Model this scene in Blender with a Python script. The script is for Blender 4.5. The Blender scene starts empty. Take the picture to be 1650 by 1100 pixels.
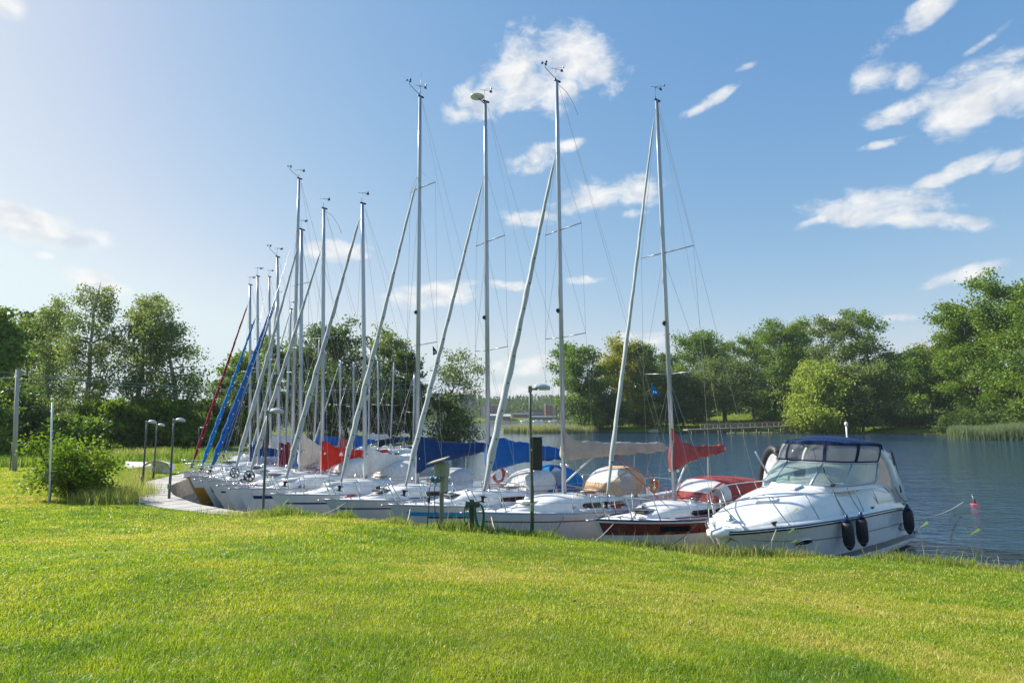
import bpy, math, random
import numpy as np
from mathutils import Vector, Matrix
random.seed(7)
RNG = np.random.default_rng(11)
R = math.radians
SC = bpy.context.scene
C = SC.collection

# ------------------------------------------------------------------ camera
FPX, CX, CY, HOR, CAMZ = 1000.0, 825.0, 550.0, 672.0, 4.0
PITCH = math.atan((HOR - CY) / FPX)
CP, SP = math.cos(PITCH), math.sin(PITCH)
cam_d = bpy.data.cameras.new('camera')
cam = bpy.data.objects.new('camera', cam_d)
C.objects.link(cam)
cam.location = (0, 0, CAMZ)
cam.rotation_euler = (R(90) + PITCH, 0, 0)
cam_d.sensor_width = 36.0
cam_d.lens = 36.0 * FPX / 1650.0
cam_d.clip_start = 0.1
cam_d.clip_end = 6000
SC.camera = cam

def ground_x(px, Y, z):            # world X of a thing seen in column px that stands Y metres ahead at height z
    return (px - CX) / FPX * (Y * CP + (z - CAMZ) * SP)

def ray_dir(px, py):
    a, b = (px - CX) / FPX, (CY - py) / FPX
    return Vector((a, CP - b * SP, SP + b * CP))

def at(px, py, Y):                 # survey point: where the sight line through (px,py) is Y metres ahead
    d = ray_dir(px, py)
    k = Y / d.y
    return Vector((d.x * k, Y, CAMZ + d.z * k))

# ------------------------------------------------------------------ objects
def tag(o, label=None, cat=None, group=None, kind=None):
    if label: o['label'] = label
    if cat: o['category'] = cat
    if group: o['group'] = group
    if kind: o['kind'] = kind
    return o

def thing(name, label, cat, loc=(0, 0, 0), rz=0.0, group=None):
    o = bpy.data.objects.new(name, None)
    C.objects.link(o)
    o.empty_display_size = 0.2
    o.location = loc
    o.rotation_euler = (0, 0, rz)
    return tag(o, label, cat, group)

def copy_tree(o, parent=None):
    c = o.copy()
    C.objects.link(c)
    c.parent = parent
    for ch in list(o.children):
        copy_tree(ch, c)
    return c

class MB:
    def __init__(s):
        s.v, s.f, s.sm = [], [], []
    def add(s, vs, fs, smooth=False):
        o = len(s.v)
        s.v += [tuple(v) for v in vs]
        s.f += [tuple(i + o for i in f) for f in fs]
        s.sm += [smooth] * len(fs)
        return s
    def box(s, c, size, rot=None, bevel=0.0):
        hx, hy, hz = size[0] / 2, size[1] / 2, size[2] / 2
        if bevel > 0:
            b = min(bevel, hx * .9, hy * .9, hz * .9)
            rings = []
            for z, k in ((-hz, 1), (-hz + b, 0), (hz - b, 0), (hz, 1)):
                bx, by = hx - b * k, hy - b * k
                c2 = b * .6
                rings.append([(bx - c2, -by, z), (bx, -by + c2, z), (bx, by - c2, z), (bx - c2, by, z),
                              (-bx + c2, by, z), (-bx, by - c2, z), (-bx, -by + c2, z), (-bx + c2, -by, z)])
            vs = [v for r in rings for v in r]
            fs = []
            for k in range(3):
                for i in range(8):
                    fs.append((k * 8 + i, k * 8 + (i + 1) % 8, k * 8 + 8 + (i + 1) % 8, k * 8 + 8 + i))
            fs.append(tuple(range(7, -1, -1)))
            fs.append(tuple(range(24, 32)))
        else:
            vs = [(x, y, z) for z in (-hz, hz) for x, y in ((-hx, -hy), (hx, -hy), (hx, hy), (-hx, hy))]
            fs = [(3, 2, 1, 0), (4, 5, 6, 7), (0, 1, 5, 4), (1, 2, 6, 5), (2, 3, 7, 6), (3, 0, 4, 7)]
        c = Vector(c)
        out = []
        for v in vs:
            v = Vector(v)
            if rot is not None: v = rot @ v
            out.append(v + c)
        return s.add(out, fs)
    def tube(s, pts, r, n=6, cap=True, flat=None):
        pts = [Vector(p) for p in pts]
        m = len(pts)
        rs = list(r) if isinstance(r, list) else [r] * m
        up = Vector((0, 0, 1))
        vs, fs = [], []
        for i, p in enumerate(pts):
            t = (pts[min(i + 1, m - 1)] - pts[max(i - 1, 0)])
            if t.length < 1e-9: t = Vector((0, 0, 1))
            t.normalize()
            ref = flat if flat is not None else (up if abs(t.z) < .9 else Vector((1, 0, 0)))
            a = t.cross(ref)
            if a.length < 1e-6: a = t.cross(Vector((0, 1, 0)))
            a.normalize()
            b = a.cross(t)
            rr = rs[i]
            ra, rb = rr if isinstance(rr, (list, tuple)) else (rr, rr)
            for k in range(n):
                an = 2 * math.pi * k / n
                vs.append(p + a * (ra * math.cos(an)) + b * (rb * math.sin(an)))
        for i in range(m - 1):
            for k in range(n):
                fs.append((i * n + k, i * n + (k + 1) % n, (i + 1) * n + (k + 1) % n, (i + 1) * n + k))
        if cap:
            fs.append(tuple(range(n - 1, -1, -1)))
            fs.append(tuple(range((m - 1) * n, m * n)))
        return s.add(vs, fs, n > 4)
    def rings(s, rings, closed=True, cap0=False, cap1=False, smooth=True):
        n = len(rings[0])
        vs = [v for r in rings for v in r]
        fs = []
        for i in range(len(rings) - 1):
            for k in range(n if closed else n - 1):
                k2 = (k + 1) % n
                fs.append((i * n + k, i * n + k2, (i + 1) * n + k2, (i + 1) * n + k))
        if cap0: fs.append(tuple(range(n - 1, -1, -1)))
        if cap1: fs.append(tuple(range((len(rings) - 1) * n, len(rings) * n)))
        return s.add(vs, fs, smooth)
    def lathe(s, prof, c=(0, 0, 0), n=16, M=None, smooth=True):
        c = Vector(c)
        rings = []
        for r, z in prof:
            ring = []
            for k in range(n):
                a = 2 * math.pi * k / n
                v = Vector((r * math.cos(a), r * math.sin(a), z))
                if M is not None: v = M @ v
                ring.append(v + c)
            rings.append(ring)
        return s.rings(rings, True, prof[0][0] > 1e-4, prof[-1][0] > 1e-4, smooth)
    def quad(s, a, b, c, d):
        return s.add([a, b, c, d], [(0, 1, 2, 3)])
    def plate(s, outline, nrm, th):       # flat outline given a thickness along nrm
        nrm = Vector(nrm) * th
        a = [Vector(p) for p in outline]
        n = len(a)
        vs = a + [p + nrm for p in a]
        fs = [tuple(range(n - 1, -1, -1)), tuple(range(n, 2 * n))]
        fs += [(i, (i + 1) % n, n + (i + 1) % n, n + i) for i in range(n)]
        return s.add(vs, fs)
    def build(s, name, mat, parent=None, label=None):
        me = bpy.data.meshes.new(name)
        me.from_pydata(s.v, [], s.f)
        me.polygons.foreach_set('use_smooth', s.sm)
        if mat is not None:
            me.materials.append(mat)
        me.update()
        o = bpy.data.objects.new(name, me)
        C.objects.link(o)
        if parent is not None: o.parent = parent
        if label: o['label'] = label
        return o

def big_mesh(name, verts, sizes, loops, mat, parent=None, smooth=False, tint=None):
    """numpy arrays -> one mesh object; sizes = vertices per face"""
    me = bpy.data.meshes.new(name)
    loops = np.asarray(loops, np.int32).ravel()
    nv, nf, nl = len(verts), len(sizes), len(loops)
    me.vertices.add(nv)
    me.vertices.foreach_set('co', np.asarray(verts, np.float32).ravel())
    me.loops.add(nl)
    me.loops.foreach_set('vertex_index', np.asarray(loops, np.int32).ravel())
    me.polygons.add(nf)
    st = np.zeros(nf, np.int32)
    st[1:] = np.cumsum(sizes)[:-1]
    me.polygons.foreach_set('loop_start', st)
    if smooth:
        me.polygons.foreach_set('use_smooth', np.ones(nf, bool))
    if tint is not None:
        at_ = me.attributes.new('tint', 'FLOAT', 'POINT')
        at_.data.foreach_set('value', np.asarray(tint, np.float32))
    me.update(calc_edges=True)
    me.materials.append(mat)
    o = bpy.data.objects.new(name, me)
    C.objects.link(o)
    if parent is not None: o.parent = parent
    return o

def vnoise(x, y, sc, seed=0):        # value noise, numpy, 0..1
    x = np.asarray(x) / sc; y = np.asarray(y) / sc
    xi = np.floor(x).astype(np.int64); yi = np.floor(y).astype(np.int64)
    fx = x - xi; fy = y - yi
    fx = fx * fx * (3 - 2 * fx); fy = fy * fy * (3 - 2 * fy)
    def h(a, b):
        v = (a * 374761393 + b * 668265263 + seed * 974711) & 0x7fffffff
        v = ((v ^ (v >> 13)) * 1274126177) & 0x7fffffff
        return (v ^ (v >> 16)) % 65536 / 65535.0
    return (h(xi, yi) * (1 - fx) + h(xi + 1, yi) * fx) * (1 - fy) + (h(xi, yi + 1) * (1 - fx) + h(xi + 1, yi + 1) * fx) * fy

def sstep(a, b, x):
    t = np.clip((x - a) / (b - a), 0, 1)
    return t * t * (3 - 2 * t)

# ------------------------------------------------------------------ materials
class NT:
    def __init__(s, nt): s.nt = nt; nt.nodes.clear()
    def n(s, kind, **kw):
        nd = s.nt.nodes.new(kind)
        for k, v in kw.items():
            if k.startswith('i_'):
                key = k[2:]
                key = int(key) if key.isdigit() else key.replace('_', ' ')
                nd.inputs[key].default_value = v
            else: setattr(nd, k, v)
        return nd
    def l(s, a, b): s.nt.links.new(a, b)
    def math(s, op, a, b=None, clamp=False):
        nd = s.nt.nodes.new('ShaderNodeMath'); nd.operation = op; nd.use_clamp = clamp
        for i, v in enumerate((a, b)):
            if v is None: continue
            if isinstance(v, (int, float)): nd.inputs[i].default_value = v
            else: s.l(v, nd.inputs[i])
        return nd.outputs[0]
    def ramp(s, fac, stops):
        nd = s.nt.nodes.new('ShaderNodeValToRGB')
        el = nd.color_ramp.elements
        while len(el) < len(stops): el.new(.5)
        for e, (p, c) in zip(el, stops):
            e.position = p; e.color = (c[0], c[1], c[2], 1)
        s.l(fac, nd.inputs[0])
        return nd.outputs[0]
    def mix(s, fac, a, b):
        nd = s.nt.nodes.new('ShaderNodeMix'); nd.data_type = 'RGBA'
        for i, v in ((0, fac), (6, a), (7, b)):
            if isinstance(v, (int, float)): nd.inputs[i].default_value = v
            elif isinstance(v, tuple): nd.inputs[i].default_value = (*v[:3], 1)
            else: s.l(v, nd.inputs[i])
        return nd.outputs[2]

def newmat(name):
    m = bpy.data.materials.new(name); m.use_nodes = True
    return m, NT(m.node_tree)

def mk(name, col, rough=.5, metal=0.0, var=.12, vsc=3.0, bump=0.0, bsc=40.0, spec=.5, dirt=None, coat=0.0, stretch=(1, 1, 1)):
    """plain surface: base colour with a little uneven wear, optional bump and streaky dirt"""
    m, t = newmat(name)
    out = t.n('ShaderNodeOutputMaterial'); p = t.n('ShaderNodeBsdfPrincipled')
    t.l(p.outputs[0], out.inputs[0])
    tc = t.n('ShaderNodeTexCoord')
    mp = t.n('ShaderNodeMapping'); mp.inputs['Scale'].default_value = stretch
    t.l(tc.outputs['Object'], mp.inputs[0])
    no = t.n('ShaderNodeTexNoise', i_Scale=vsc, i_Detail=5.0, i_Roughness=.6)
    t.l(mp.outputs[0], no.inputs['Vector'])
    lo = tuple(c * (1 - var) for c in col); hi = tuple(min(1, c * (1 + var)) for c in col)
    c = t.ramp(no.outputs[0], [(.3, lo), (.7, hi)])
    if dirt:
        mp2 = t.n('ShaderNodeMapping'); mp2.inputs['Scale'].default_value = (3.5, 3.5, .5)
        t.l(tc.outputs['Object'], mp2.inputs[0])
        n2 = t.n('ShaderNodeTexNoise', i_Scale=2.2, i_Detail=6.0, i_Roughness=.65)
        t.l(mp2.outputs[0], n2.inputs['Vector'])
        f = t.ramp(n2.outputs[0], [(.52, (0, 0, 0)), (.75, (.45, .45, .45))])
        c = t.mix(f, c, dirt)
    t.l(c, p.inputs['Base Color'])
    p.inputs['Roughness'].default_value = rough
    rr = t.math('MULTIPLY_ADD', no.outputs[0], rough * .4)
    rr.node.inputs[2].default_value = rough * .8
    t.l(rr, p.inputs['Roughness'])
    p.inputs['Metallic'].default_value = metal
    p.inputs['Specular IOR Level'].default_value = spec
    if coat: p.inputs['Coat Weight'].default_value = coat
    if bump:
        n3 = t.n('ShaderNodeTexNoise', i_Scale=bsc, i_Detail=4.0)
        t.l(mp.outputs[0], n3.inputs['Vector'])
        b = t.n('ShaderNodeBump', i_Strength=bump, i_Distance=.03)
        t.l(n3.outputs[0], b.inputs['Height'])
        t.l(b.outputs[0], p.inputs['Normal'])
    return m

def mk_cloth(name, col, var=.14):
    """canvas sail cover: folds, faded streaks, a little light shining through"""
    m, t = newmat(name)
    out = t.n('ShaderNodeOutputMaterial'); p = t.n('ShaderNodeBsdfPrincipled')
    tr = t.n('ShaderNodeBsdfTranslucent'); mx = t.n('ShaderNodeMixShader', i_0=.22)
    tc = t.n('ShaderNodeTexCoord')
    n1 = t.n('ShaderNodeTexNoise', i_Scale=2.2, i_Detail=6.0, i_Roughness=.65)
    t.l(tc.outputs['Object'], n1.inputs['Vector'])
    c = t.ramp(n1.outputs[0], [(.3, tuple(k * (1 - var) for k in col)), (.7, tuple(min(1, k * (1 + var) + .01) for k in col))])
    t.l(c, p.inputs['Base Color']); t.l(c, tr.inputs[0])
    p.inputs['Roughness'].default_value = .85
    p.inputs['Specular IOR Level'].default_value = .25
    mp = t.n('ShaderNodeMapping'); mp.inputs['Scale'].default_value = (1.6, 5, 1.0); mp.inputs['Rotation'].default_value = (0, .6, .2)
    t.l(tc.outputs['Object'], mp.inputs[0])
    n2 = t.n('ShaderNodeTexNoise', i_Scale=3.2, i_Detail=4.0, i_Distortion=.6)
    t.l(mp.outputs[0], n2.inputs['Vector'])
    b = t.n('ShaderNodeBump', i_Strength=.8, i_Distance=.07)
    t.l(n2.outputs[0], b.inputs['Height']); t.l(b.outputs[0], p.inputs['Normal'])
    t.l(p.outputs[0], mx.inputs[1]); t.l(tr.outputs[0], mx.inputs[2]); t.l(mx.outputs[0], out.inputs[0])
    return m

def mk_glass(name, tint, alpha, rough=.06, milky=0.0):
    """thin pane: part see-through, part mirror, part milky plastic"""
    m, t = newmat(name)
    out = t.n('ShaderNodeOutputMaterial'); tr = t.n('ShaderNodeBsdfTransparent', i_0=(*tint, 1))
    gl = t.n('ShaderNodeBsdfPrincipled'); gl.inputs['Base Color'].default_value = (*[c * .8 for c in tint], 1)
    gl.inputs['Roughness'].default_value = rough
    tc = t.n('ShaderNodeTexCoord'); n1 = t.n('ShaderNodeTexNoise', i_Scale=2.5, i_Detail=3.0)
    t.l(tc.outputs['Object'], n1.inputs['Vector'])
    b = t.n('ShaderNodeBump', i_Strength=.25 if milky else .05, i_Distance=.05)
    t.l(n1.outputs[0], b.inputs['Height']); t.l(b.outputs[0], gl.inputs['Normal'])
    lw = t.n('ShaderNodeLayerWeight', i_Blend=.35)
    f = t.math('MULTIPLY_ADD', lw.outputs['Fresnel'], .8, True)
    f.node.inputs[2].default_value = 1 - alpha
    mx = t.n('ShaderNodeMixShader'); t.l(f, mx.inputs[0])
    t.l(tr.outputs[0], mx.inputs[1]); t.l(gl.outputs[0], mx.inputs[2]); t.l(mx.outputs[0], out.inputs[0])
    return m

def mk_leaf(name, stops, trans=.45, nsc=.25, gloss=.3):
    """leaves: colour varies leaf by leaf and limb by limb; light shines through"""
    m, t = newmat(name)
    out = t.n('ShaderNodeOutputMaterial'); p = t.n('ShaderNodeBsdfPrincipled'); tr = t.n('ShaderNodeBsdfTranslucent')
    ge = t.n('ShaderNodeNewGeometry'); tc = t.n('ShaderNodeTexCoord')
    n1 = t.n('ShaderNodeTexNoise', i_Scale=nsc, i_Detail=3.0)
    t.l(tc.outputs['Object'], n1.inputs['Vector'])
    f = t.math('MULTIPLY', ge.outputs['Random Per Island'], .55)
    n2 = t.math('MULTIPLY_ADD', n1.outputs[0], 1.3); n2.node.inputs[2].default_value = -.43
    f = t.math('ADD', f, n2, True)
    c = t.ramp(f, stops)
    t.l(c, p.inputs['Base Color'])
    hs = t.n('ShaderNodeHueSaturation', i_Hue=.50, i_Saturation=1.08, i_Value=1.6)
    t.l(c, hs.inputs['Color']); t.l(hs.outputs[0], tr.inputs[0])
    p.inputs['Roughness'].default_value = .5
    p.inputs['Specular IOR Level'].default_value = gloss
    mx = t.n('ShaderNodeMixShader', i_0=trans)
    t.l(p.outputs[0], mx.inputs[1]); t.l(tr.outputs[0], mx.inputs[2]); t.l(mx.outputs[0], out.inputs[0])
    return m

def mk_blade(name, stops, trans=.5, gloss=.35):
    """grass blades: 'tint' picks where between lush and dry each blade is"""
    m, t = newmat(name)
    out = t.n('ShaderNodeOutputMaterial'); p = t.n('ShaderNodeBsdfPrincipled'); tr = t.n('ShaderNodeBsdfTranslucent')
    at_ = t.n('ShaderNodeAttribute', attribute_name='tint')
    c = t.ramp(at_.outputs['Fac'], stops)
    t.l(c, p.inputs['Base Color'])
    hs = t.n('ShaderNodeHueSaturation', i_Hue=.495, i_Saturation=1.05, i_Value=1.35)
    t.l(c, hs.inputs['Color']); t.l(hs.outputs[0], tr.inputs[0])
    p.inputs['Roughness'].default_value = .42
    p.inputs['Specular IOR Level'].default_value = gloss
    mx = t.n('ShaderNodeMixShader', i_0=trans)
    t.l(p.outputs[0], mx.inputs[1]); t.l(tr.outputs[0], mx.inputs[2]); t.l(mx.outputs[0], out.inputs[0])
    return m

M = {}
M['gel'] = mk('white gelcoat', (.76, .76, .74), .22, var=.04, vsc=1.2, dirt=(.48, .44, .36), coat=.3)
M['gelgrey'] = mk('cream gelcoat', (.66, .65, .60), .3, var=.06, vsc=1.2, dirt=(.42, .38, .3))
M['deck'] = mk('deck non skid', (.70, .71, .70), .6, var=.07, vsc=2.5, bump=.15, bsc=60, dirt=(.5, .49, .45))
M['alu'] = mk('anodised mast', (.40, .44, .49), .36, metal=.55, var=.08, vsc=2, stretch=(6, 6, .5))
M['steel'] = mk('stainless steel', (.68, .69, .70), .18, metal=1.0, var=.06, vsc=6)
M['wire'] = mk('rigging wire', (.38, .4, .42), .4, metal=.6, var=.1, vsc=5)
M['rope'] = mk('pale rope', (.5, .47, .4), .9, var=.25, vsc=30, bump=.4, bsc=120)
M['redrope'] = mk('red rope', (.5, .04, .06), .85, var=.2, vsc=30)
M['darkrope'] = mk('dark rope', (.03, .03, .035), .85, var=.3, vsc=30)
M['black'] = mk('black plastic', (.014, .015, .017), .42, var=.2, vsc=8)
M['blackrub'] = mk('black rubber', (.02, .022, .026), .55, var=.15, vsc=8)
M['grey'] = mk('grey paint', (.2, .22, .21), .5, var=.15, vsc=6, bump=.1)
M['post'] = mk('galvanised post', (.17, .19, .18), .5, metal=.4, var=.22, vsc=9, bump=.12)
M['darkpost'] = mk('weathered green grey post', (.07, .09, .085), .55, var=.25, vsc=9, bump=.15)
M['greenbox'] = mk('green grey cabinet', (.20, .23, .15), .5, var=.12, vsc=5, bump=.08, dirt=(.1, .1, .06))
M['beigelid'] = mk('beige lid', (.46, .40, .31), .55, var=.1, vsc=5)
M['bluecap'] = mk('blue plug', (.03, .17, .33), .4, var=.1)
M['wood'] = mk('weathered wood', (.20, .17, .13), .8, var=.3, vsc=5, bump=.4, bsc=25, stretch=(8, 8, 1))
M['greywood'] = mk('grey timber', (.10, .10, .085), .85, var=.3, vsc=6, bump=.5, bsc=25, stretch=(6, 6, 1))
M['pier'] = mk('pier planks', (.30, .26, .21), .8, var=.2, vsc=3, bump=.3)
M['teak'] = mk('varnished teak', (.34, .13, .04), .35, var=.25, vsc=6, stretch=(1, 8, 8))
M['tint'] = mk('smoked window', (.012, .014, .018), .08, var=.3, vsc=3, coat=.5)
M['blue'] = mk('blue stripe', (.006, .055, .16), .25, var=.08)
M['ltblue'] = mk('light blue stripe', (.03, .30, .55), .25, var=.08)
M['dkblue'] = mk('navy stripe', (.012, .03, .10), .3, var=.1)
M['redst'] = mk('red stripe', (.34, .02, .03), .3, var=.1)
M['mahog'] = mk('mahogany red hull band', (.15, .030, .020), .28, var=.18, vsc=3, coat=.2)
M['green'] = mk('green hose', (.008, .14, .085), .35, var=.15)
M['yellow'] = mk('ochre hull paint', (.48, .26, .03), .35, var=.15, dirt=(.2, .12, .04))
M['orange'] = mk('orange float', (.75, .27, .04), .5, var=.12)
M['redfloat'] = mk('red float', (.45, .06, .06), .45, var=.15)
M['greyband'] = mk('grey hull band', (.20, .195, .19), .3, var=.05)
M['antifoul'] = mk('bottom paint', (.05, .055, .07), .7, var=.25)
M['stain'] = mk('waterline bottom', (.42, .30, .16), .55, var=.4, vsc=2.5, dirt=(.22, .12, .05))
M['concrete'] = mk('pale quay concrete', (.43, .41, .375), .85, var=.16, vsc=1.4, bump=.3, bsc=14, dirt=(.3, .28, .23))
M['stone'] = mk('shore stone', (.3, .28, .25), .85, var=.3, vsc=4, bump=.6, bsc=9)
M['white'] = mk('white paint', (.78, .78, .77), .4, var=.05)
M['lens'] = mk('lamp bowl', (.62, .6, .52), .25, var=.1)
M['lamphead'] = mk('lamp housing', (.42, .48, .52), .4, var=.1)
M['vinyl'] = mk_glass('clear vinyl', (.70, .73, .77), .86, .08, 1)
M['vinylw'] = mk_glass('milky vinyl', (.80, .79, .77), .62, .2, 1)
M['glass'] = mk_glass('screen glass', (.72, .88, .86), .78, .03)
M['furl'] = mk('furled sail strip', (.41, .44, .45), .7, var=.13, vsc=1.5, bump=.35, bsc=9, stretch=(1, 1, .35))
M['furldk'] = mk('grey furled sail strip', (.35, .38, .385), .7, var=.13, vsc=1.5, bump=.35, bsc=9, stretch=(1, 1, .35))
M['c_red'] = mk_cloth('faded red canvas', (.42, .085, .085))
M['c_scarlet'] = mk_cloth('scarlet canvas', (.62, .035, .02))
M['c_crimson'] = mk_cloth('crimson canvas', (.25, .012, .03))
M['c_blue'] = mk_cloth('blue canvas', (.010, .125, .43))
M['c_navy'] = mk_cloth('navy canvas', (.010, .020, .060))
M['c_marine'] = mk_cloth('marine blue canvas', (.009, .05, .175))
M['c_roof'] = mk_cloth('sunlit navy canvas', (.013, .042, .14))  # lighter copy of the navy canvas: sunlight on the roof put into colour
M['c_dblue'] = mk_cloth('deep blue canvas', (.008, .055, .22))
M['c_sky'] = mk_cloth('bright blue canvas', (.01, .20, .52))
M['c_pale'] = mk_cloth('pale blue canvas', (.36, .45, .62))
M['c_beige'] = mk_cloth('beige canvas', (.50, .43, .36))
M['c_tan'] = mk_cloth('tan canvas', (.62, .44, .27))
M['c_white'] = mk_cloth('white canvas', (.72, .72, .71), .06)
M['c_cream'] = mk_cloth('cream canvas', (.68, .66, .56), .06)
M['c_grey'] = mk_cloth('light grey canvas', (.55, .57, .60), .08)
# ------------------------------------------------------------------ light
SUN_AZ, SUN_EL = -70.0, 36.0          # degrees: left of straight ahead, above horizon
sd = Vector((math.sin(R(SUN_AZ)) * math.cos(R(SUN_EL)), math.cos(R(SUN_AZ)) * math.cos(R(SUN_EL)), math.sin(R(SUN_EL))))
sl = bpy.data.lights.new('sun', 'SUN'); sl.energy = 5.0; sl.angle = R(.55); sl.color = (1.0, .93, .82)
so = bpy.data.objects.new('sun', sl); C.objects.link(so); so.location = (-60, 40, 60)
so.rotation_euler = (-sd).to_track_quat('-Z', 'Y').to_euler()

W = bpy.data.worlds.new('World'); SC.world = W; W.use_nodes = True
t = NT(W.node_tree)
out = t.n('ShaderNodeOutputWorld'); bg = t.n('ShaderNodeBackground')
sky = t.n('ShaderNodeTexSky', sky_type='NISHITA', sun_disc=False)
sky.sun_elevation = R(SUN_EL); sky.sun_rotation = R(SUN_AZ)
sky.air_density = 1.0; sky.dust_density = .75; sky.ozone_density = 1.7; sky.altitude = 0
SKYK = .108
bg.inputs['Strength'].default_value = SKYK
# colour grade of the sky: each channel gets its own power and gain
EXPO = .72
KD = SKYK * 2 ** EXPO
sr = t.n('ShaderNodeSeparateColor'); t.l(sky.outputs[0], sr.inputs[0])
sc_ = t.n('ShaderNodeCombineColor')
for ch, (pw, am) in enumerate(((1.10, 1.02), (.70, .80), (.36, .81))):
    v_ = t.math('MULTIPLY', t.math('POWER', t.math('MULTIPLY', sr.outputs[ch], KD), pw), am / KD)
    ch_out = v_ if ch == 0 else ch_out
    if ch == 1: g_out = v_
    if ch == 2: b_out = v_
g_out = t.math('MINIMUM', g_out, t.math('MULTIPLY', b_out, .955))
r_out = t.math('MINIMUM', ch_out, t.math('MULTIPLY', g_out, .865))
for k_, v_ in enumerate((r_out, g_out, b_out)): t.l(v_, sc_.inputs[k_])
hs = sc_
tc = t.n('ShaderNodeTexCoord'); sp = t.n('ShaderNodeSeparateXYZ')
t.l(tc.outputs['Generated'], sp.inputs[0])
az = t.math('ARCTAN2', sp.outputs[0], sp.outputs[1]); el = t.math('ARCSINE', sp.outputs[2])
# clouds of the day: compass bearing, height, size, tilt (all in radians), density
CL = []
def cloud(px, py, w, h, tilt=0, k=1.0):
    d = ray_dir(px, py).normalized()
    a0, e0 = math.atan2(d.x, d.y), math.asin(d.z)
    s = 1 / (FPX * math.sqrt(1 + ((px - CX) / FPX) ** 2))
    CL.append((a0, e0, w * s, h * s, R(tilt), k))
for a in [(905, 95, 92, 50, -5), (960, 105, 58, 42, 10), (835, 122, 72, 52, 25), (772, 163, 58, 26, 15), (880, 145, 86, 36, 5),
          (865, 256, 52, 20, 18), (915, 236, 34, 10, 12), (955, 317, 66, 26, 8), (1025, 308, 50, 26, -6), (1025, 345, 26, 9, 0),
          (1415, 333, 110, 28, -4), (1470, 352, 92, 16, -14), (1545, 275, 66, 16, 14), (1310, 358, 34, 9, 15),
          (1575, 160, 82, 52, 8), (1640, 118, 58, 42, 12, .9), (1452, 180, 54, 18, 8), (1425, 125, 56, 24, -8, .8), (1480, 26, 74, 22, 20, .8),
          (1560, 440, 70, 15, 10), (55, 365, 92, 25, -5, 1.45), (540, 402, 46, 16, 2, 1.35), (577, 412, 22, 8, 0), (700, 475, 74, 20, 8, 1.3), (160, 458, 46, 19, -15, 1.35),
          (850, 590, 95, 15, 4, 1.1), (800, 632, 130, 14, 3, 1.1), (1140, 166, 48, 10, 20, .8), (1430, 230, 44, 8, 4, .8), (850, 352, 58, 16, -5, .75),
          (815, 460, 46, 9, 0, .8), (1040, 548, 72, 14, 0, .9), (1455, 511, 28, 8, 0, .9), (10, 6, 34, 20, 0), (70, 412, 16, 7, 0, .8), (1335, 522, 36, 16, 10, .9),
          (1640, 250, 40, 20, 20, .9), (1205, 107, 24, 6, 10, .7), (1590, 65, 40, 8, 20, .7), (935, 452, 40, 8, 0, .6), (960, 575, 50, 12, 0, .8)]:
    cloud(*a)
cb = t.n('ShaderNodeCombineXYZ'); t.l(az, cb.inputs[0]); t.l(t.math('MULTIPLY', el, 1.5), cb.inputs[1])
wn = t.n('ShaderNodeTexNoise', i_Scale=9.0, i_Detail=3.0); t.l(cb.outputs[0], wn.inputs['Vector'])
va = t.n('ShaderNodeVectorMath', operation='MULTIPLY_ADD'); t.l(wn.outputs['Color'], va.inputs[0])
va.inputs[1].default_value = (.06, .05, 0); t.l(cb.outputs[0], va.inputs[2])
fn = t.n('ShaderNodeTexNoise', i_Scale=17.0, i_Detail=9.0, i_Roughness=.6); t.l(va.outputs[0], fn.inputs['Vector'])
field = None
for a0, e0, w, h, ti, k in CL:
    da = t.math('SUBTRACT', az, a0); de = t.math('SUBTRACT', el, e0)
    c_, s_ = math.cos(ti), math.sin(ti)
    u = t.math('ADD', t.math('MULTIPLY', da, c_ / w), t.math('MULTIPLY', de, s_ / w))
    v = t.math('ADD', t.math('MULTIPLY', da, -s_ / h), t.math('MULTIPLY', de, c_ / h))
    q = t.math('ADD', t.math('MULTIPLY', u, u), t.math('MULTIPLY', v, v))
    f = t.math('SUBTRACT', k, q)
    field = f if field is None else t.math('MAXIMUM', field, f)
field = t.math('MAXIMUM', field, -1.5)
nz = t.math('SUBTRACT', fn.outputs[0], .5)
_f = t.math('MULTIPLY_ADD', field, .66); _f.node.inputs[2].default_value = .14
dens = t.math('ADD', _f, t.math('MULTIPLY', nz, 3.1))
cov = t.ramp(dens, [(0.0, (0, 0, 0)), (.22, (.16, .16, .16)), (.55, (.62, .62, .62)), (1.0, (.96, .96, .96))])
# cloud body: mottled by noise from blue grey to white
n2 = t.n('ShaderNodeTexNoise', i_Scale=26.0, i_Detail=6.0); t.l(va.outputs[0], n2.inputs['Vector'])
ccol = t.ramp(n2.outputs[0], [(.30, (.66 / KD, .71 / KD, .79 / KD)), (.58, (.97 / KD, .97 / KD, .96 / KD))])
mixc = t.mix(cov, hs.outputs[0], ccol)
t.l(mixc, bg.inputs['Color']); t.l(bg.outputs[0], out.inputs[0])

SC.view_settings.view_transform = 'Standard'
SC.view_settings.look = 'None'
SC.view_settings.exposure = EXPO
SC.view_settings.gamma = 1.0
SC.cycles.use_denoising = True
SC.cycles.max_bounces = 8
SC.cycles.transparent_max_bounces = 24
SC.cycles.sample_clamp_indirect = 6.0

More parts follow.
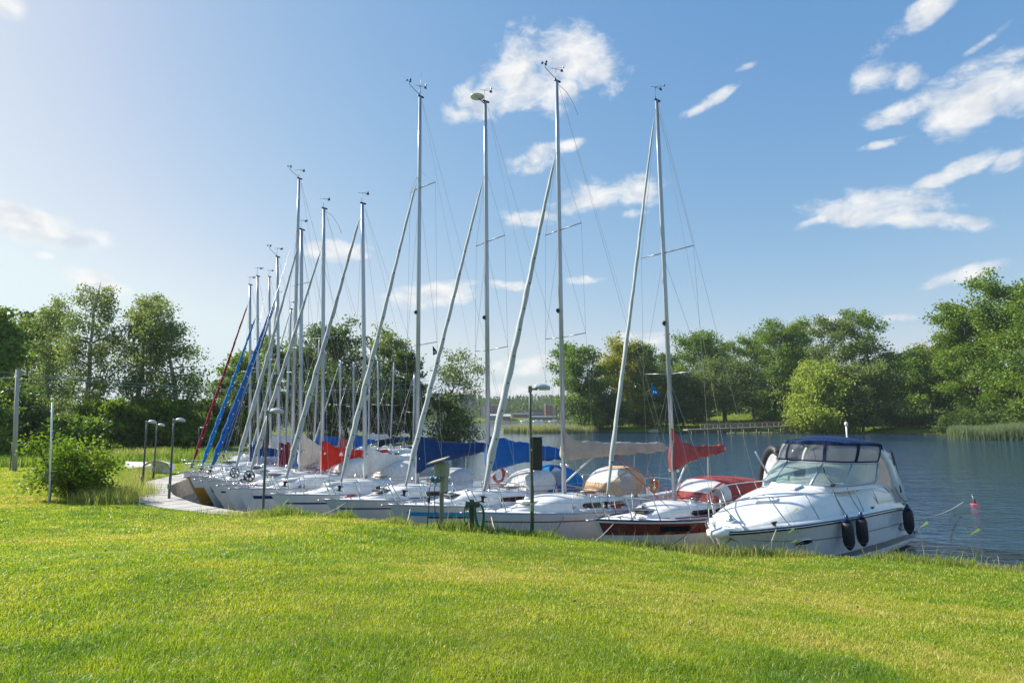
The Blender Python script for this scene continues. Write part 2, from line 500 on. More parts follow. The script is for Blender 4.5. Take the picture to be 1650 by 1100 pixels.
# ------------------------------------------------------------------ land and lake
# the lake's shoreline, seen from above (x right, y ahead), metres
BANK = [(60, -14), (34, -2), (20, 8.0), (10.7, 12.6), (7.5, 14.0), (4.6, 14.8), (2.0, 15.7), (-1.3, 17.0), (-4.3, 18.5), (-6.8, 19.9), (-9.2, 21.4),
        (-11.5, 23.1), (-13.9, 25.8), (-15.9, 29.0), (-16.9, 32.4), (-17.2, 36.0), (-17.4, 40.0), (-18.4, 46), (-20.5, 54), (-21, 62), (-20, 72), (-15, 82), (-9.5, 91), (-7.5, 98),
        (-11, 106), (-22, 118), (-45, 150), (-110, 240), (-230, 400), (-330, 520)]
FARSH = [(-260, 545), (-150, 560), (-60, 552), (-30, 540), (10, 545), (60, 548), (120, 520), (110, 400), (60, 300), (30, 230), (15, 196), (9, 178), (13, 167)]
RIGHTSH = [(22, 162), (36, 160), (52, 166), (70, 170), (84, 168), (93, 150), (101, 140), (112, 128), (125, 110), (150, 95), (190, 70), (230, 20), (180, -40), (90, -40)]
LAKE = np.array(BANK + FARSH + RIGHTSH, float)

def lake_sd(x, y):                    # + on land, - over water
    x = np.asarray(x, float); y = np.asarray(y, float)
    dmin = np.full(x.shape, 1e9); inside = np.zeros(x.shape, bool)
    n = len(LAKE)
    for i in range(n):
        ax, ay = LAKE[i]; bx, by = LAKE[(i + 1) % n]
        ex, ey = bx - ax, by - ay
        tt = np.clip(((x - ax) * ex + (y - ay) * ey) / (ex * ex + ey * ey), 0, 1)
        dmin = np.minimum(dmin, np.hypot(x - ax - tt * ex, y - ay - tt * ey))
        c = ((ay > y) != (by > y)) & (x < ex * (y - ay) / (ey if abs(ey) > 1e-9 else 1e-9) + ax)
        inside ^= c
    return np.where(inside, -dmin, dmin)

def land_z(x, y, s=None):
    x = np.asarray(x, float); y = np.asarray(y, float)
    if s is None: s = lake_sd(x, y)
    near = sstep(46, 8, y) * sstep(46, 22, np.abs(x))
    lawn = .72 + .32 * np.exp(-((x - .3) / 5.2) ** 2) + .26 * np.exp(-((x + 5.2) / 2.9) ** 2) + .24 * sstep(4, 8, x) + 1.5 * sstep(-1, 15.5, s) * sstep(44, 4, y) + .10 * sstep(0, 2.2, s)
    und = (vnoise(x, y, 2.6, 3) - .5) * .09 + (vnoise(x, y, 6.5, 5) - .5) * .16
    lawn = lawn + und * sstep(0, 3, s)
    left = .7 + 2.0 * sstep(4, 50, s) + (vnoise(x, y, 9, 8) - .5) * .5 * sstep(1, 10, s)
    right = .15 + 1.2 * sstep(0, 8, s) + 5.2 * sstep(10, 70, s)
    far = .4 + 3 * sstep(0, 40, s) + 15 * sstep(50, 260, s)
    w_far = sstep(330, 470, y)
    w_right = sstep(4, 14, x) * sstep(45, 90, y) + sstep(40, 70, x) * (1 - sstep(45, 90, y))
    w_right = np.clip(w_right, 0, 1)
    w_near = sstep(60, 40, y) * sstep(40, 28, x)
    base = left * (1 - w_right) + right * w_right
    base = base * (1 - w_near) + lawn * w_near
    base = base * (1 - w_far) + far * w_far
    shore = np.where(w_near > .5, sstep(-.35, .12, s), sstep(-1.5, 1.2, s))
    return -1.6 + (base + 1.6) * shore

def lines(stops):                     # [(from, to, step)...] -> grid coordinates
    o = []
    for a, b, st in stops:
        o += list(np.arange(a, b, st))
    return np.array(o + [stops[-1][1]])
gx = lines([(-3000, -700, 460), (-700, -250, 30), (-250, -60, 6), (-60, -24, 1.2), (-24, 14, .28), (14, 34, 1.0), (34, 130, 2.4), (130, 300, 10), (300, 700, 40), (700, 3000, 460)])
gy = lines([(-600, -60, 90), (-60, -6, 6), (-6, 0, 1), (0, 44, .3), (44, 110, 1.6), (110, 200, 2.4), (200, 420, 8), (420, 640, 6), (640, 1000, 30), (1000, 5000, 400)])
GX, GY = np.meshgrid(gx, gy)
gz = land_z(GX, GY)
V = np.stack([GX, GY, gz], -1).reshape(-1, 3)
ny, nx = GX.shape
i = (np.arange(ny - 1)[:, None] * nx + np.arange(nx - 1)[None, :]).ravel()
F = np.stack([i, i + 1, i + nx + 1, i + nx], -1)

m, t = newmat('meadow ground')
out = t.n('ShaderNodeOutputMaterial'); p = t.n('ShaderNodeBsdfPrincipled'); t.l(p.outputs[0], out.inputs[0])
tc = t.n('ShaderNodeTexCoord')
na = t.n('ShaderNodeTexNoise', i_Scale=.35, i_Detail=6.0); t.l(tc.outputs['Object'], na.inputs['Vector'])
nb = t.n('ShaderNodeTexNoise', i_Scale=30.0, i_Detail=6.0, i_Roughness=.7); t.l(tc.outputs['Object'], nb.inputs['Vector'])
c1 = t.ramp(na.outputs[0], [(.3, (.10, .17, .015)), (.55, (.17, .24, .022)), (.75, (.24, .24, .04))])
c2 = t.ramp(nb.outputs[0], [(.3, (.35, .35, .3)), (.7, (1, 1, 1))])
mm = t.n('ShaderNodeMix', data_type='RGBA', blend_type='MULTIPLY'); mm.inputs[0].default_value = .8
t.l(c1, mm.inputs[6]); t.l(c2, mm.inputs[7])
gp = t.n('ShaderNodeSeparateXYZ'); t.l(tc.outputs['Object'], gp.inputs[0])
wet = t.math('MULTIPLY_ADD', gp.outputs[2], 2.5, True); wet.node.inputs[2].default_value = -.1
cc = t.mix(wet, (.07, .06, .035), mm.outputs[2])
t.l(cc, p.inputs['Base Color']); p.inputs['Roughness'].default_value = .9; p.inputs['Specular IOR Level'].default_value = .1
b = t.n('ShaderNodeBump', i_Strength=.7, i_Distance=.05); t.l(nb.outputs[0], b.inputs['Height']); t.l(b.outputs[0], p.inputs['Normal'])
M['ground'] = m
ground = big_mesh('ground', V, np.full(len(F), 4), F, M['ground'], smooth=True)
tag(ground, kind='structure')

# water: one sheet a little larger than the lake
m, t = newmat('lake water')
out = t.n('ShaderNodeOutputMaterial'); p = t.n('ShaderNodeBsdfPrincipled'); t.l(p.outputs[0], out.inputs[0])
p.inputs['Base Color'].default_value = (.013, .046, .10, 1)
p.inputs['Roughness'].default_value = .07; p.inputs['IOR'].default_value = 1.333
tc = t.n('ShaderNodeTexCoord')
mp = t.n('ShaderNodeMapping'); mp.inputs['Rotation'].default_value = (0, 0, R(-28)); mp.inputs['Scale'].default_value = (1.0, 2.3, 1)
t.l(tc.outputs['Object'], mp.inputs[0])
n1 = t.n('ShaderNodeTexNoise', i_Scale=1.15, i_Detail=4.0, i_Roughness=.55, i_Distortion=.4); t.l(mp.outputs[0], n1.inputs['Vector'])
n2 = t.n('ShaderNodeTexNoise', i_Scale=.22, i_Detail=3.0); t.l(mp.outputs[0], n2.inputs['Vector'])
n3 = t.n('ShaderNodeTexNoise', i_Scale=.03, i_Detail=3.0); t.l(tc.outputs['Object'], n3.inputs['Vector'])
st = t.ramp(n3.outputs[0], [(.35, (.55, .55, .55)), (.65, (1, 1, 1))])
hgt = t.math('MULTIPLY', t.math('ADD', t.math('MULTIPLY', n1.outputs[0], .62), t.math('MULTIPLY', n2.outputs[0], .9)), st)
# the breeze reaches the open right-hand side; the water off the marina lies calmer
px_ = t.n('ShaderNodeSeparateXYZ'); t.l(tc.outputs['Object'], px_.inputs[0])
wind = t.n('ShaderNodeMapRange', i_1=-4.0, i_2=22.0, i_3=.22, i_4=1.0); t.l(px_.outputs[0], wind.inputs[0])
hgt = t.math('MULTIPLY', hgt, wind.outputs[0])
b = t.n('ShaderNodeBump', i_Strength=1.0, i_Distance=.24); t.l(hgt, b.inputs['Height']); t.l(b.outputs[0], p.inputs['Normal'])
M['water'] = m
mb = MB().quad((-420, -60, 0), (330, -60, 0), (330, 640, 0), (-420, 640, 0))
tag(mb.build('water', m), kind='structure')
# ------------------------------------------------------------------ sailing boats
class Hull:
    def __init__(s, L, B, zb=1.18, zm=.92, zs=.98, ov=.45, rake=.9, st=.68, tr=.25):
        s.L, s.B, s.zb, s.zm, s.zs, s.ov, s.rake, s.st, s.tr = L, B, zb, zm, zs, ov, rake, st, tr
    def beam(s, t):
        tm = .58
        if t <= tm: return s.B / 2 * max(0, 1 - (1 - t / tm) ** 2.1) ** .85
        return s.B / 2 * (1 - (1 - s.st) * ((t - tm) / (1 - tm)) ** 2)
    def sheer(s, t):
        if t < .65: return s.zm + (s.zb - s.zm) * (1 - t / .65) ** 1.8
        return s.zm + (s.zs - s.zm) * ((t - .65) / .35) ** 2
    def bot(s, t): return -.12 - .35 * min(1, t / .3) * (1 - .85 * max(0, (t - .7) / .3))
    def x(s, t, z):
        w = z / s.zb
        return -s.ov + t * s.L + s.rake * (1 - w) * (1 - t) ** 5 + s.tr * (.5 - w) * t ** 6
    def y(s, t, z):
        zd, z0 = s.sheer(t), s.bot(t)
        w = min(1, max(0, (z - z0) / (zd - z0)))
        k = (1 - t) ** 2
        return s.beam(t) * ((1 - k) * max(0, 1 - (1 - w) ** 2.6) ** .5 + k * w ** .8)
    def t_of(s, x): return min(1, max(0, (x + s.ov) / s.L))
    def deckz(s, x): return s.sheer(s.t_of(x)) + .05
    def beamx(s, x): return s.beam(s.t_of(x))
    def side(s, mb, f0, f1, off, t0=0., t1=1., n=26, sides=(-1, 1), absz=False):
        """band on the topsides between height fractions f0..f1 of the freeboard, proud by off"""
        for sg in sides:
            rows = []
            for i in range(n + 1):
                t = t0 + (t1 - t0) * i / n
                zd = s.sheer(t); row = []
                for k in range(4):
                    f = f0 + (f1 - f0) * k / 3
                    z = f if absz else f * zd
                    row.append(Vector((s.x(t, z) - (off if t < .02 else 0), sg * (s.y(t, z) + off), z)))
                rows.append(row if sg > 0 else row[::-1])
            mb.rings(rows, False)
        return mb
    def shell(s):
        mb = MB(); nt, nw = 30, 9
        rows = []
        for i in range(nt + 1):
            t = (i / nt) ** 1.25
            zd, z0 = s.sheer(t), s.bot(t); half = []
            for k in range(nw + 1):
                w = (k / nw) ** 1.25; z = z0 + (zd - z0) * w
                half.append(Vector((s.x(t, z), s.y(t, z), z)))
            rows.append([Vector((v.x, -v.y, v.z)) for v in half[::-1]] + half[1:])
        mb.rings(rows, False)
        mb.add(rows[-1], [tuple(range(len(rows[-1])))])
        return mb
    def deck(s, camber=.07):
        mb = MB(); rows = []
        for i in range(25):
            t = (i / 24) ** 1.2
            zd = s.sheer(t); b = s.beam(t)
            rows.append([Vector((s.x(t, zd), b * q, zd - .012 + camber * (1 - q * q) * min(1, b / .6))) for q in (-.985, -.7, -.35, 0, .35, .7, .985)])
        return mb.rings(rows, False)

def arc_pts(p0, p1, sag, n=8):
    p0, p1 = Vector(p0), Vector(p1)
    return [p0.lerp(p1, i / n) - Vector((0, 0, sag * 4 * (i / n) * (1 - i / n))) for i in range(n + 1)]

def hood_surface(x0, x1, z0, h, w, wt, n=10, m=10, lean=.5):
    """spray hood: rows from the front foot (on the cabin top) up and aft to the rear hoop"""
    rows = []
    for i in range(n + 1):
        u = i / n
        row = []
        for k in range(m + 1):
            a = math.pi * k / m
            ca, sa = math.cos(a), math.sin(a)
            ww = w * (.80 + .2 * u)
            hh = h * (1 - (1 - u) ** 2.2) ** .55
            x = x0 + (x1 - x0) * (u ** 1.0) - lean * 0
            y = -ww * math.copysign(abs(ca) ** .62, ca)
            z = z0 + hh * abs(sa) ** .55 if u > 0 else z0
            xx = x + (x1 - x0) * .25 * (1 - u) * abs(ca) ** 2
            row.append(Vector((xx, y, z)))
        rows.append(row)
    return rows

def offset_rows(rows, d):
    n, m = len(rows), len(rows[0]); out = []
    for i in range(n):
        r = []
        for k in range(m):
            a = rows[min(i + 1, n - 1)][k] - rows[max(i - 1, 0)][k]
            b = rows[i][min(k + 1, m - 1)] - rows[i][max(k - 1, 0)]
            nn = b.cross(a)
            if nn.length > 1e-9: nn.normalize()
            if nn.z < 0: nn = -nn
            r.append(rows[i][k] + nn * d)
        out.append(r)
    return out

def sailboat(q):
    """q: description of one boat (see the list below)"""
    base = Vector((ground_x(q['stay'][0], q['stay'][1], 1.3), q['stay'][1], 0))
    Yd = q['mast'][1]
    mbase = Vector((ground_x(q['mast'][0], Yd, 1.5), Yd, 0))
    ax = mbase - base
    phi = math.atan2(ax.y, ax.x); J = ax.length
    L = q.get('L', 9.0); B = q.get('B', 2.7)
    root = thing(q.get('name', 'sailboat'), q['label'], 'sailboat', base, phi, q.get('group', 'sailboats moored bow to the quay'))
    inv = Matrix.Rotation(-phi, 4, 'Z')
    loc = lambda w: inv @ (Vector(w) - base)
    H = Hull(L, B, *q.get('free', (1.32, 1.06, 1.1)), ov=q.get('ov', .45), rake=q.get('rake', .9), st=q.get('st', .68))
    simple = q.get('simple', False)
    rnd = random.Random(q['seed'])
    hm = M[q.get('hull', 'gel')]
    H.shell().build('hull', hm, root)
    H.deck().build('deck', M['deck'], root)
    if 'boot' in q: H.side(MB(), -.02, .12, .004, .02, 1, absz=True).build('boot_stripe', M[q['boot']], root)
    for (f0, f1, t0, t1, mat, nm) in q.get('bands', []):
        H.side(MB(), f0, f1, .005, t0, t1).build(nm, M[mat], root)
    for (t0, t1, f0, f1) in q.get('ports', []):
        H.side(MB(), f0, f1, .012, t0, t1, 4, (-1,)).build('hull_window', M['tint'], root)
    # toe rail
    mb = MB()
    for sg in (-1, 1):
        mb.tube([(H.x(t, H.sheer(t)), sg * max(0, H.beam(t) - .02), H.sheer(t) + .02) for t in [(i / 24) ** 1.2 for i in range(25)]], (.018, .03), 6, flat=Vector((0, 0, 1)))
    mb.build('toe_rail', M[q.get('rail', 'alu')], root)
    # coach roof
    ch = q.get('cabin', .42); xe = J + q.get('cablen', 2.1); xs = q.get('cabx', 1.0)
    def csec(x, grow=0):
        k = min(1, max(0, (x - xs) / q.get('cabrise', 1.7))); h = ch * (k * k * (3 - 2 * k)) * .88 + .05
        w = min(.64 * H.beamx(x), .98) * (.55 + .45 * min(1, (x - xs) / 1.2)) + grow
        z0 = H.deckz(x) - .03
        return [Vector((x, -w, z0)), Vector((x - .02, -w * .93, z0 + h * .62)), Vector((x - .03, -w * .82, z0 + h * .92)), Vector((x, -w * .45, z0 + h * 1.08)), Vector((x, 0, z0 + h * 1.14)),
                Vector((x, w * .45, z0 + h * 1.08)), Vector((x - .03, w * .82, z0 + h * .92)), Vector((x - .02, w * .93, z0 + h * .62)), Vector((x, w, z0))]
    mb = MB(); mb.rings([csec(xs + (xe - xs) * i / 16) for i in range(17)], False, True, True)
    mb.build('cabin', M[q.get('cabmat', 'gel')], root)
    def cabin_strip(x0, x1, f0, f1, sg, off=.006):
        rows = []
        for i in range(9):
            x = x0 + (x1 - x0) * i / 8; s_ = csec(x)
            a, b = (s_[0], s_[1]) if sg < 0 else (s_[8], s_[7])
            taper = .0 if 0 < i < 8 else .22
            p0 = a.lerp(b, f0 + (f1 - f0) * taper); p1 = a.lerp(b, f1 - (f1 - f0) * taper)
            o = Vector((0, sg * off, off * .4))
            rows.append([p0 + o, p1 + o] if sg > 0 else [p1 + o, p0 + o])
        return MB().rings(rows, False, smooth=False)
    for (x0, x1) in q.get('wins', [(J - .2, J + .8), (J + .95, J + 1.75)]):
        for sg in (-1,) if simple else (-1, 1):
            cabin_strip(x0, x1, .25, .9, sg).build('cabin_window', M[q.get('winmat', 'tint')], root)
    if q.get('cabstripe'):
        cabin_strip(xs + .5, xe - .1, .02, .2, -1).build('cabin_stripe', M[q['cabstripe']], root)
    # cockpit coamings
    mb = MB()
    xc1 = L - H.ov - .5
    for sg in (-1, 1):
        mb.rings([[Vector((x, sg * (w), z)), Vector((x, sg * (w - .02), z + .28)), Vector((x, sg * (w - .2), z + .3)), Vector((x, sg * (w - .24), z))]
                  for x in [xe + (xc1 - xe) * i / 6 for i in range(7)] for w, z in [(min(.66 * H.beamx(x), .95) , H.deckz(x) - .03)]], True, True, True, smooth=False)
    mb.build('cockpit_coaming', M['gel'], root)
    # hatch, dorade, rails
    if not simple:
        xh = q.get('hatch', max(.9, J - 1.5)); zt = csec(xh)[4].z if xh > xs else H.deckz(xh) + .05
        MB().box((xh, 0, zt + .03), (.55, .5, .07), bevel=.02).build('deck_hatch', M['tint' if rnd.random() < .5 else 'deck'], root)
        mb = MB()
        for sg in (-1, 1):
            x0, x1 = J + .1, xe - .35
            n = 4
            pts = []
            for i in range(n + 1):
                s_ = csec(x0 + (x1 - x0) * i / n); p_ = s_[3] if sg < 0 else s_[5]
                pts.append(p_ + Vector((0, sg * .12, .09)))
                mb.tube([p_ + Vector((0, sg * .12, -.03)), pts[-1]], .014, 5)
            mb.tube(pts, .018, 6)
        mb.build('grab_rail', M['teak'], root)
        for sg in (-1, 1):
            MB().lathe([(.07, 0), (.06, .06), (.075, .1), (.075, .13), (.02, .15)], (xe + .5, sg * min(.66 * H.beamx(xe + .5), .95) - sg * .1, H.deckz(xe + .5) + .26), 12).build('winch', M['steel'], root)
    # ---- mast
    zb = csec(J)[4].z - .02 if J > xs else H.deckz(J)
    top = loc(at(q['top'][0], q['top'][1], Yd))
    foot = Vector((J, 0, zb)); up = top - foot; HM = up.length
    P = lambda f: foot + up * f
    mr = q.get('mr', .085)
    mast = MB().tube([P(0), P(.5), P(.85), P(1)], [(mr, mr * .72), (mr, mr * .72), (mr * .92, mr * .68), (mr * .72, mr * .55)], 12, flat=Vector((0, 1, 0))).build('mast', M[q.get('mastmat', 'alu')], root)
    zfrac = lambda z: (z - zb) / up.z
    # spreaders
    sprs = q.get('spr', [.36, .66])
    sl_ = q.get('sprl', .95)
    tips = []
    for f in sprs:
        l = sl_ * (1 - .35 * max(0, f - .3))
        c = P(f); tl = []
        for sg in (-1, 1):
            e = c + Vector((.16, sg * l, .06))
            MB().tube([c + Vector((0, sg * mr * .5, 0)), e], [(.035, .018), (.026, .014)], 6, flat=Vector((0, 0, 1))).build('spreader', M['wire'], mast)
            tl.append(e)
        tips.append(tl)
    # masthead gear
    mb = MB()
    mb.box(P(1) + Vector((.03, 0, .02)), (mr * 3.4, .07, .07), bevel=.02)
    kind = q.get('head', 0)
    T = P(1) + Vector((0, 0, .05))
    mb.tube([T + Vector((-.02, .02, 0)), T + Vector((-.02, .02, .14)), T + Vector((-.02, .02, .42))], .008, 5)
    mb.tube([T + Vector((-.22, .02, .36)), T + Vector((.22, .02, .44))], .007, 5)
    mb.plate([T + Vector((.2, .02, .38)), T + Vector((.34, .02, .42)), T + Vector((.3, .02, .52)), T + Vector((.2, .02, .46))], (0, 1, 0), .008)
    mb.tube([T + Vector((-.02, .02, .42)), T + Vector((.1, -.22, .4))], .006, 4)
    mb.box(T + Vector((.1, -.23, .4)), (.05, .05, .05))
    if kind in (0, 1):
        arm = [T, T + Vector((-.32, 0, .16)), T + Vector((-.52, 0, .26)), T + Vector((-.54, 0, .40))]
        mb.tube(arm, .011, 5)
        for a in range(3):
            an = a * 2.1 + .4
            mb.lathe([(0.005, -.035), (.035, -.02), (.042, .02), (.03, .03)], arm[-1] + Vector((.09 * math.cos(an), .09 * math.sin(an), .02)), 8)
            mb.tube([arm[-1], arm[-1] + Vector((.09 * math.cos(an), .09 * math.sin(an), .02))], .006, 4)
    if kind == 1: mb.tube([T, T + Vector((.03, 0, 1.0))], [.009, .004], 5)
    if kind == 2:
        MB().lathe([(.02, -.04), (.25, -.012), (.26, .012), (.2, .03), (.01, .035)], T + Vector((-.36, 0, .02)), 20).build('radome', M['gelgrey'], mast)
        mb.tube([T + Vector((0, 0, -.16)), T + Vector((-.3, 0, -.02))], .018, 5)
    mb.build('masthead_vane', M['black'], mast)
    if q.get('batten'):
        MB().tube([P(.995), P(.995) + Vector((.45, 0, -.16)), P(.995) + Vector((.8, 0, -.5)), P(.995) + Vector((1.0, 0, -.85))], .009, 5).build('antenna_whip', M['wire'], mast)
    if not simple:
        mb = MB()
        mb.lathe([(.03, 0), (.06, .01), (.06, .09), (.03, .11)], P(.42) + Vector((-mr - .05, 0, 0)), 10)
        mb.box(P(.42) + Vector((-mr - .02, 0, -.02)), (.1, .05, .03))
        mb.build('mast_light', M['black'], mast)
        for sg in (-1, 1):
            MB().lathe([(.05, 0), (.045, .05), (.06, .07), (.06, .1), (.02, .11)], P(0) + up.normalized() * .9 + Vector((.03, sg * mr * .75, 0)), 10, Matrix.Rotation(R(90) * -sg, 3, 'X')).build('mast_winch', M['steel'], mast)
    # ---- standing rigging
    wr = q.get('wire', .0055)
    cpx = J + .25; cpy = H.beamx(cpx) * .93; cpz = H.deckz(cpx)
    hf = q.get('hound', .98)
    if 'hound_py' in q:
        hz = at(q['top'][0], q['hound_py'], Yd).z
        hf = min(.985, (hz - zb) / up.z)
    for i_, sg in enumerate((-1, 1)):
        pts = [P(min(.985, hf + .02))] + [tl[i_] for tl in tips[::-1]] + [Vector((cpx, sg * cpy, cpz))]
        MB().tube(pts, wr, 4).build('cap_shroud', M['wire'], root)
        MB().tube([P(sprs[0] - .015), Vector((cpx + .35, sg * cpy, cpz))], wr, 4).build('lower_shroud', M['wire'], root)
        if not simple:
            MB().tube([P(sprs[0] - .02), Vector((cpx - .65, sg * cpy * .97, cpz))], wr, 4).build('lower_shroud', M['wire'], root)
            if len(sprs) > 1:
                MB().tube([P(sprs[1] - .01), tips[0][i_]], wr, 4).build('inner_shroud', M['wire'], root)
    MB().tube([P(.99) + Vector((.1, 0, 0)), Vector((L - H.ov - .1, 0, H.sheer(1) + .05))], wr, 4).build('backstay', M['wire'], root)
    # ---- forestay with furled headsail
    tack = Vector((0, 0, H.deckz(0) + q.get('tackz', .12)))
    hd = P(hf) + Vector((-mr, 0, 0))
    d = hd - tack
    jr = q.get('jib', .1)
    MB().tube([tack - Vector((0, 0, .15)), hd], .008, 5).build('forestay', M['wire'], root)
    if jr:
        n = 64
        rr = []
        pts = []
        for i in range(n + 1):
            u = i / n
            f = .035 + .94 * u
            prof = min(1, .35 + u * 7) * (1 - .62 * max(0, (u - .12) / .88) ** 1.3)
            if u > .975: prof *= .5
            rr.append(jr * prof * (1 + .07 * math.sin(u * 55 + q['seed']) + .05 * math.sin(u * 23)))
            sag = -.05 * math.sin(math.pi * u)
            pts.append(tack + d * f + Vector((sag * .25, .012 * math.sin(u * 9), sag)))
        dn_ = d.normalized(); e1_ = dn_.cross(Vector((0, 1, 0))).normalized(); e2_ = dn_.cross(e1_)
        rj = []
        for i, (p_, r_) in enumerate(zip(pts, rr)):      # rolled cloth: the wraps wind up the stay
            ring = []
            for k in range(12):
                a = 2 * math.pi * k / 12
                ph = (a - i * 1.05) % (2 * math.pi)
                rk = r_ * (.86 + .26 * ph / (2 * math.pi))
                ring.append(p_ + e1_ * (rk * math.cos(a)) + e2_ * (rk * math.sin(a)))
            rj.append(ring)
        mb = MB().rings(rj, True, True, True)
        nf0 = len(mb.f)
        for u in np.arange(.08, .9, q.get('tieg', .075)):
            i = int(u * n)
            mb.box(pts[i] + Vector((-.3, -.95, 0)).normalized() * rr[i] * 1.0, (.045, .045, .05), bevel=.012)
        jb = mb.build('furled_headsail', M[q.get('jibmat', 'furl')], root)
        jb.data.materials.append(M[q.get('tiemat', 'black')])
        for f_ in jb.data.polygons[nf0:]: f_.material_index = 1
        if q.get('drum', 'disc') == 'wheel':
            mb = MB(); mm_ = Matrix.Rotation(R(-20), 3, 'Y') @ Matrix.Rotation(R(74), 3, 'X')
            c = tack + d * .03
            ring = [c + mm_ @ Vector((.2 * math.cos(a), .2 * math.sin(a), 0)) for a in [2 * math.pi * i / 20 for i in range(21)]]
            mb.tube(ring, .03, 6, False)
            for i in range(6):
                a = i * math.pi / 3
                mb.tube([c, c + mm_ @ Vector((.19 * math.cos(a), .19 * math.sin(a), 0))], .024, 5)
            mb.lathe([(.07, -.05), (.07, .05)], c, 10, mm_)
        else:
            mb = MB()
            dn = d.normalized(); rot = dn.to_track_quat('Z', 'Y').to_matrix()
            mb.lathe([(.03, -.1), (.12, -.09), (.12, -.075), (.05, -.06), (.05, .04), (.12, .055), (.12, .07), (.03, .09)], tack + d * .018, 14, rot)
        mb.build('furling_drum', M['black'], root)
    # ---- boom and sail cover
    if 'cover' in q:
        zt, zl, Lb, cm = q['cover'][:4]         # cover top and bottom at the mast, length, material
        droop = q.get('boomrise', .05)
        zbm = zl + q.get('gooseneck', .42)
        e0 = P(zfrac(zbm)) + Vector((.08, 0, 0)); e1 = e0 + Vector((Lb, 0, droop))
        bm = MB().tube([e0, e1], (.055, .075), 10, flat=Vector((0, 0, 1))).build('boom', M['alu'], root)
        ringsC = []
        n = 46; NR = 18
        for i in range(n + 1):
            u = i / n; x = -.16 + (Lb * .97 + .16) * u
            k = math.exp(-max(0, x) / q.get('cdecay', .55))
            c = e0 + (e1 - e0) * (x / Lb)
            hi = (zt - zbm) * k + q.get('cfat', .24) * (1 - k) * (1 - .35 * u) + .02 * math.sin(u * 21 + q['seed']) * (1 - k)
            lo = (zbm - zl) * math.exp(-max(0, x) / .75) + .09 * (1 - math.exp(-max(0, x) / .6)) + q.get('clow', 0) * (1 - k) * (1 - u) + .012 * math.sin(u * 33)
            w = (.10 + .07 * min(1, u * 6)) * (1 - .35 * u) * q.get('cwid', 1)
            if i == 0: w *= .7
            if i == n: hi, lo, w = hi * .6, lo * .6, w * .5
            leanx = up.x / up.z * hi
            ring = []
            for k2 in range(NR):
                a = 2 * math.pi * k2 / NR + math.pi / 2
                sy = math.cos(a); sz = math.sin(a)
                yy = w * math.copysign(abs(sy) ** .8, sy) * (1.12 if sz < .1 else 1 - .55 * sz * k)
                zz = hi * sz if sz > 0 else lo * sz
                fold = .022 * math.sin(u * 34 + k2 * .55 + q['seed']) + .014 * math.sin(u * 71 - k2 * .9 + 2 * q['seed']) + .03 * k * math.sin(k2 * 1.1 + u * 55)
                yy += fold * (1 if yy > 0 else -1)
                zz += .018 * math.sin(u * 26 + q['seed']) * (1 if sz < 0 else .6) + .012 * math.sin(u * 63 + k2)
                ring.append(c + Vector((leanx * max(0, sz) + (.0 if i else .02), yy, zz)))
            ringsC.append(ring)
        mb = MB().rings(ringsC, True, True, True)
        nf0 = len(mb.f)
        if not simple:
            for i in range(4, n - 1, 4):
                lo_ = min(ringsC[i], key=lambda v: v.z)
                mb.tube([lo_ + Vector((0, -.03, .02)), lo_ + Vector((.01, -.01, -.07)), lo_ + Vector((0, .03, .02))], .006, 4)
        cv = mb.build('sail_cover', M[cm], root)
        cv.data.materials.append(M['rope'])
        for f_ in cv.data.polygons[nf0:]: f_.material_index = 1
        if q.get('emblem'):
            i = 11; rg = ringsC[i]
            pz = rg[3]   # camera-facing flank is local -y
            cpt = (rg[3] + rg[5]) * .5 + Vector((.02, -.045, .02))
            MB().plate([cpt + Vector((-.11, 0, -.07)), cpt + Vector((.11, 0, -.07)), cpt + Vector((.06, .01, .05)), cpt + Vector((0, .012, .1)), cpt + Vector((-.06, .01, .05))], (0, -1, 0), .012).build('emblem', M[q['emblem']], cv)
        MB().tube([e1 + Vector((-.05, 0, .05)), P(.985) + Vector((.12, 0, 0))], wr * .8, 4).build('topping_lift', M['rope'], root)
        MB().tube([e1 - (e1 - e0) * .35, Vector((e0.x + Lb * .62, 0, H.deckz(e0.x + Lb * .6) + .25))], .014, 5).build('mainsheet', M['rope'], root)
        MB().tube([e0 + (e1 - e0) * .28 - Vector((0, 0, .06)), P(.02) + Vector((.1, 0, .1))], .028, 6).build('kicker_strut', M['white'], root)
    # halyards on the mast front
    MB().tube([P(.05) + Vector((-mr - .05, -.06, 0)), P(hf) + Vector((-mr - .02, -.02, 0))], .006, 4).build('halyard', M[q.get('halmat', 'rope')], root)
    # ---- pulpit, guard rails, pushpit
    hz = .58
    tb = H.t_of
    def edge(x, sg, dz=0): return Vector((x, sg * max(.03, H.beamx(x) - .06), H.sheer(tb(x)) + .02 + dz))
    xa = q.get('pulx', 1.15)
    nose = Vector((-H.ov + q.get('nose', -.02), 0, H.sheer(0) + hz + .03))
    mb = MB()
    for sg in (-1, 1):
        p3 = edge(xa, sg, hz); p2 = edge(.35, sg, hz + .02) + Vector((0, sg * .02, 0)); p1 = nose + Vector((.02, sg * .16, 0))
        mb.tube([p3, p2, p1, nose], .016, 6)
        mb.tube([p3, edge(xa + .22, sg)], .016, 6)
        mb.tube([p2, edge(.55, sg)], .016, 6)
        mb.tube([p1, edge(-.05, sg)], .016, 6)
        mb.tube([edge(xa + .1, sg, hz * .5), edge(.45, sg, hz * .5)], .012, 5)
    mb.build('pulpit', M['steel'], root)
    xst = L - H.ov - .75
    ns = 2 if simple else 4
    xs_ = [xa + (xst - xa) * (i + 1) / (ns + 1) for i in range(ns)]
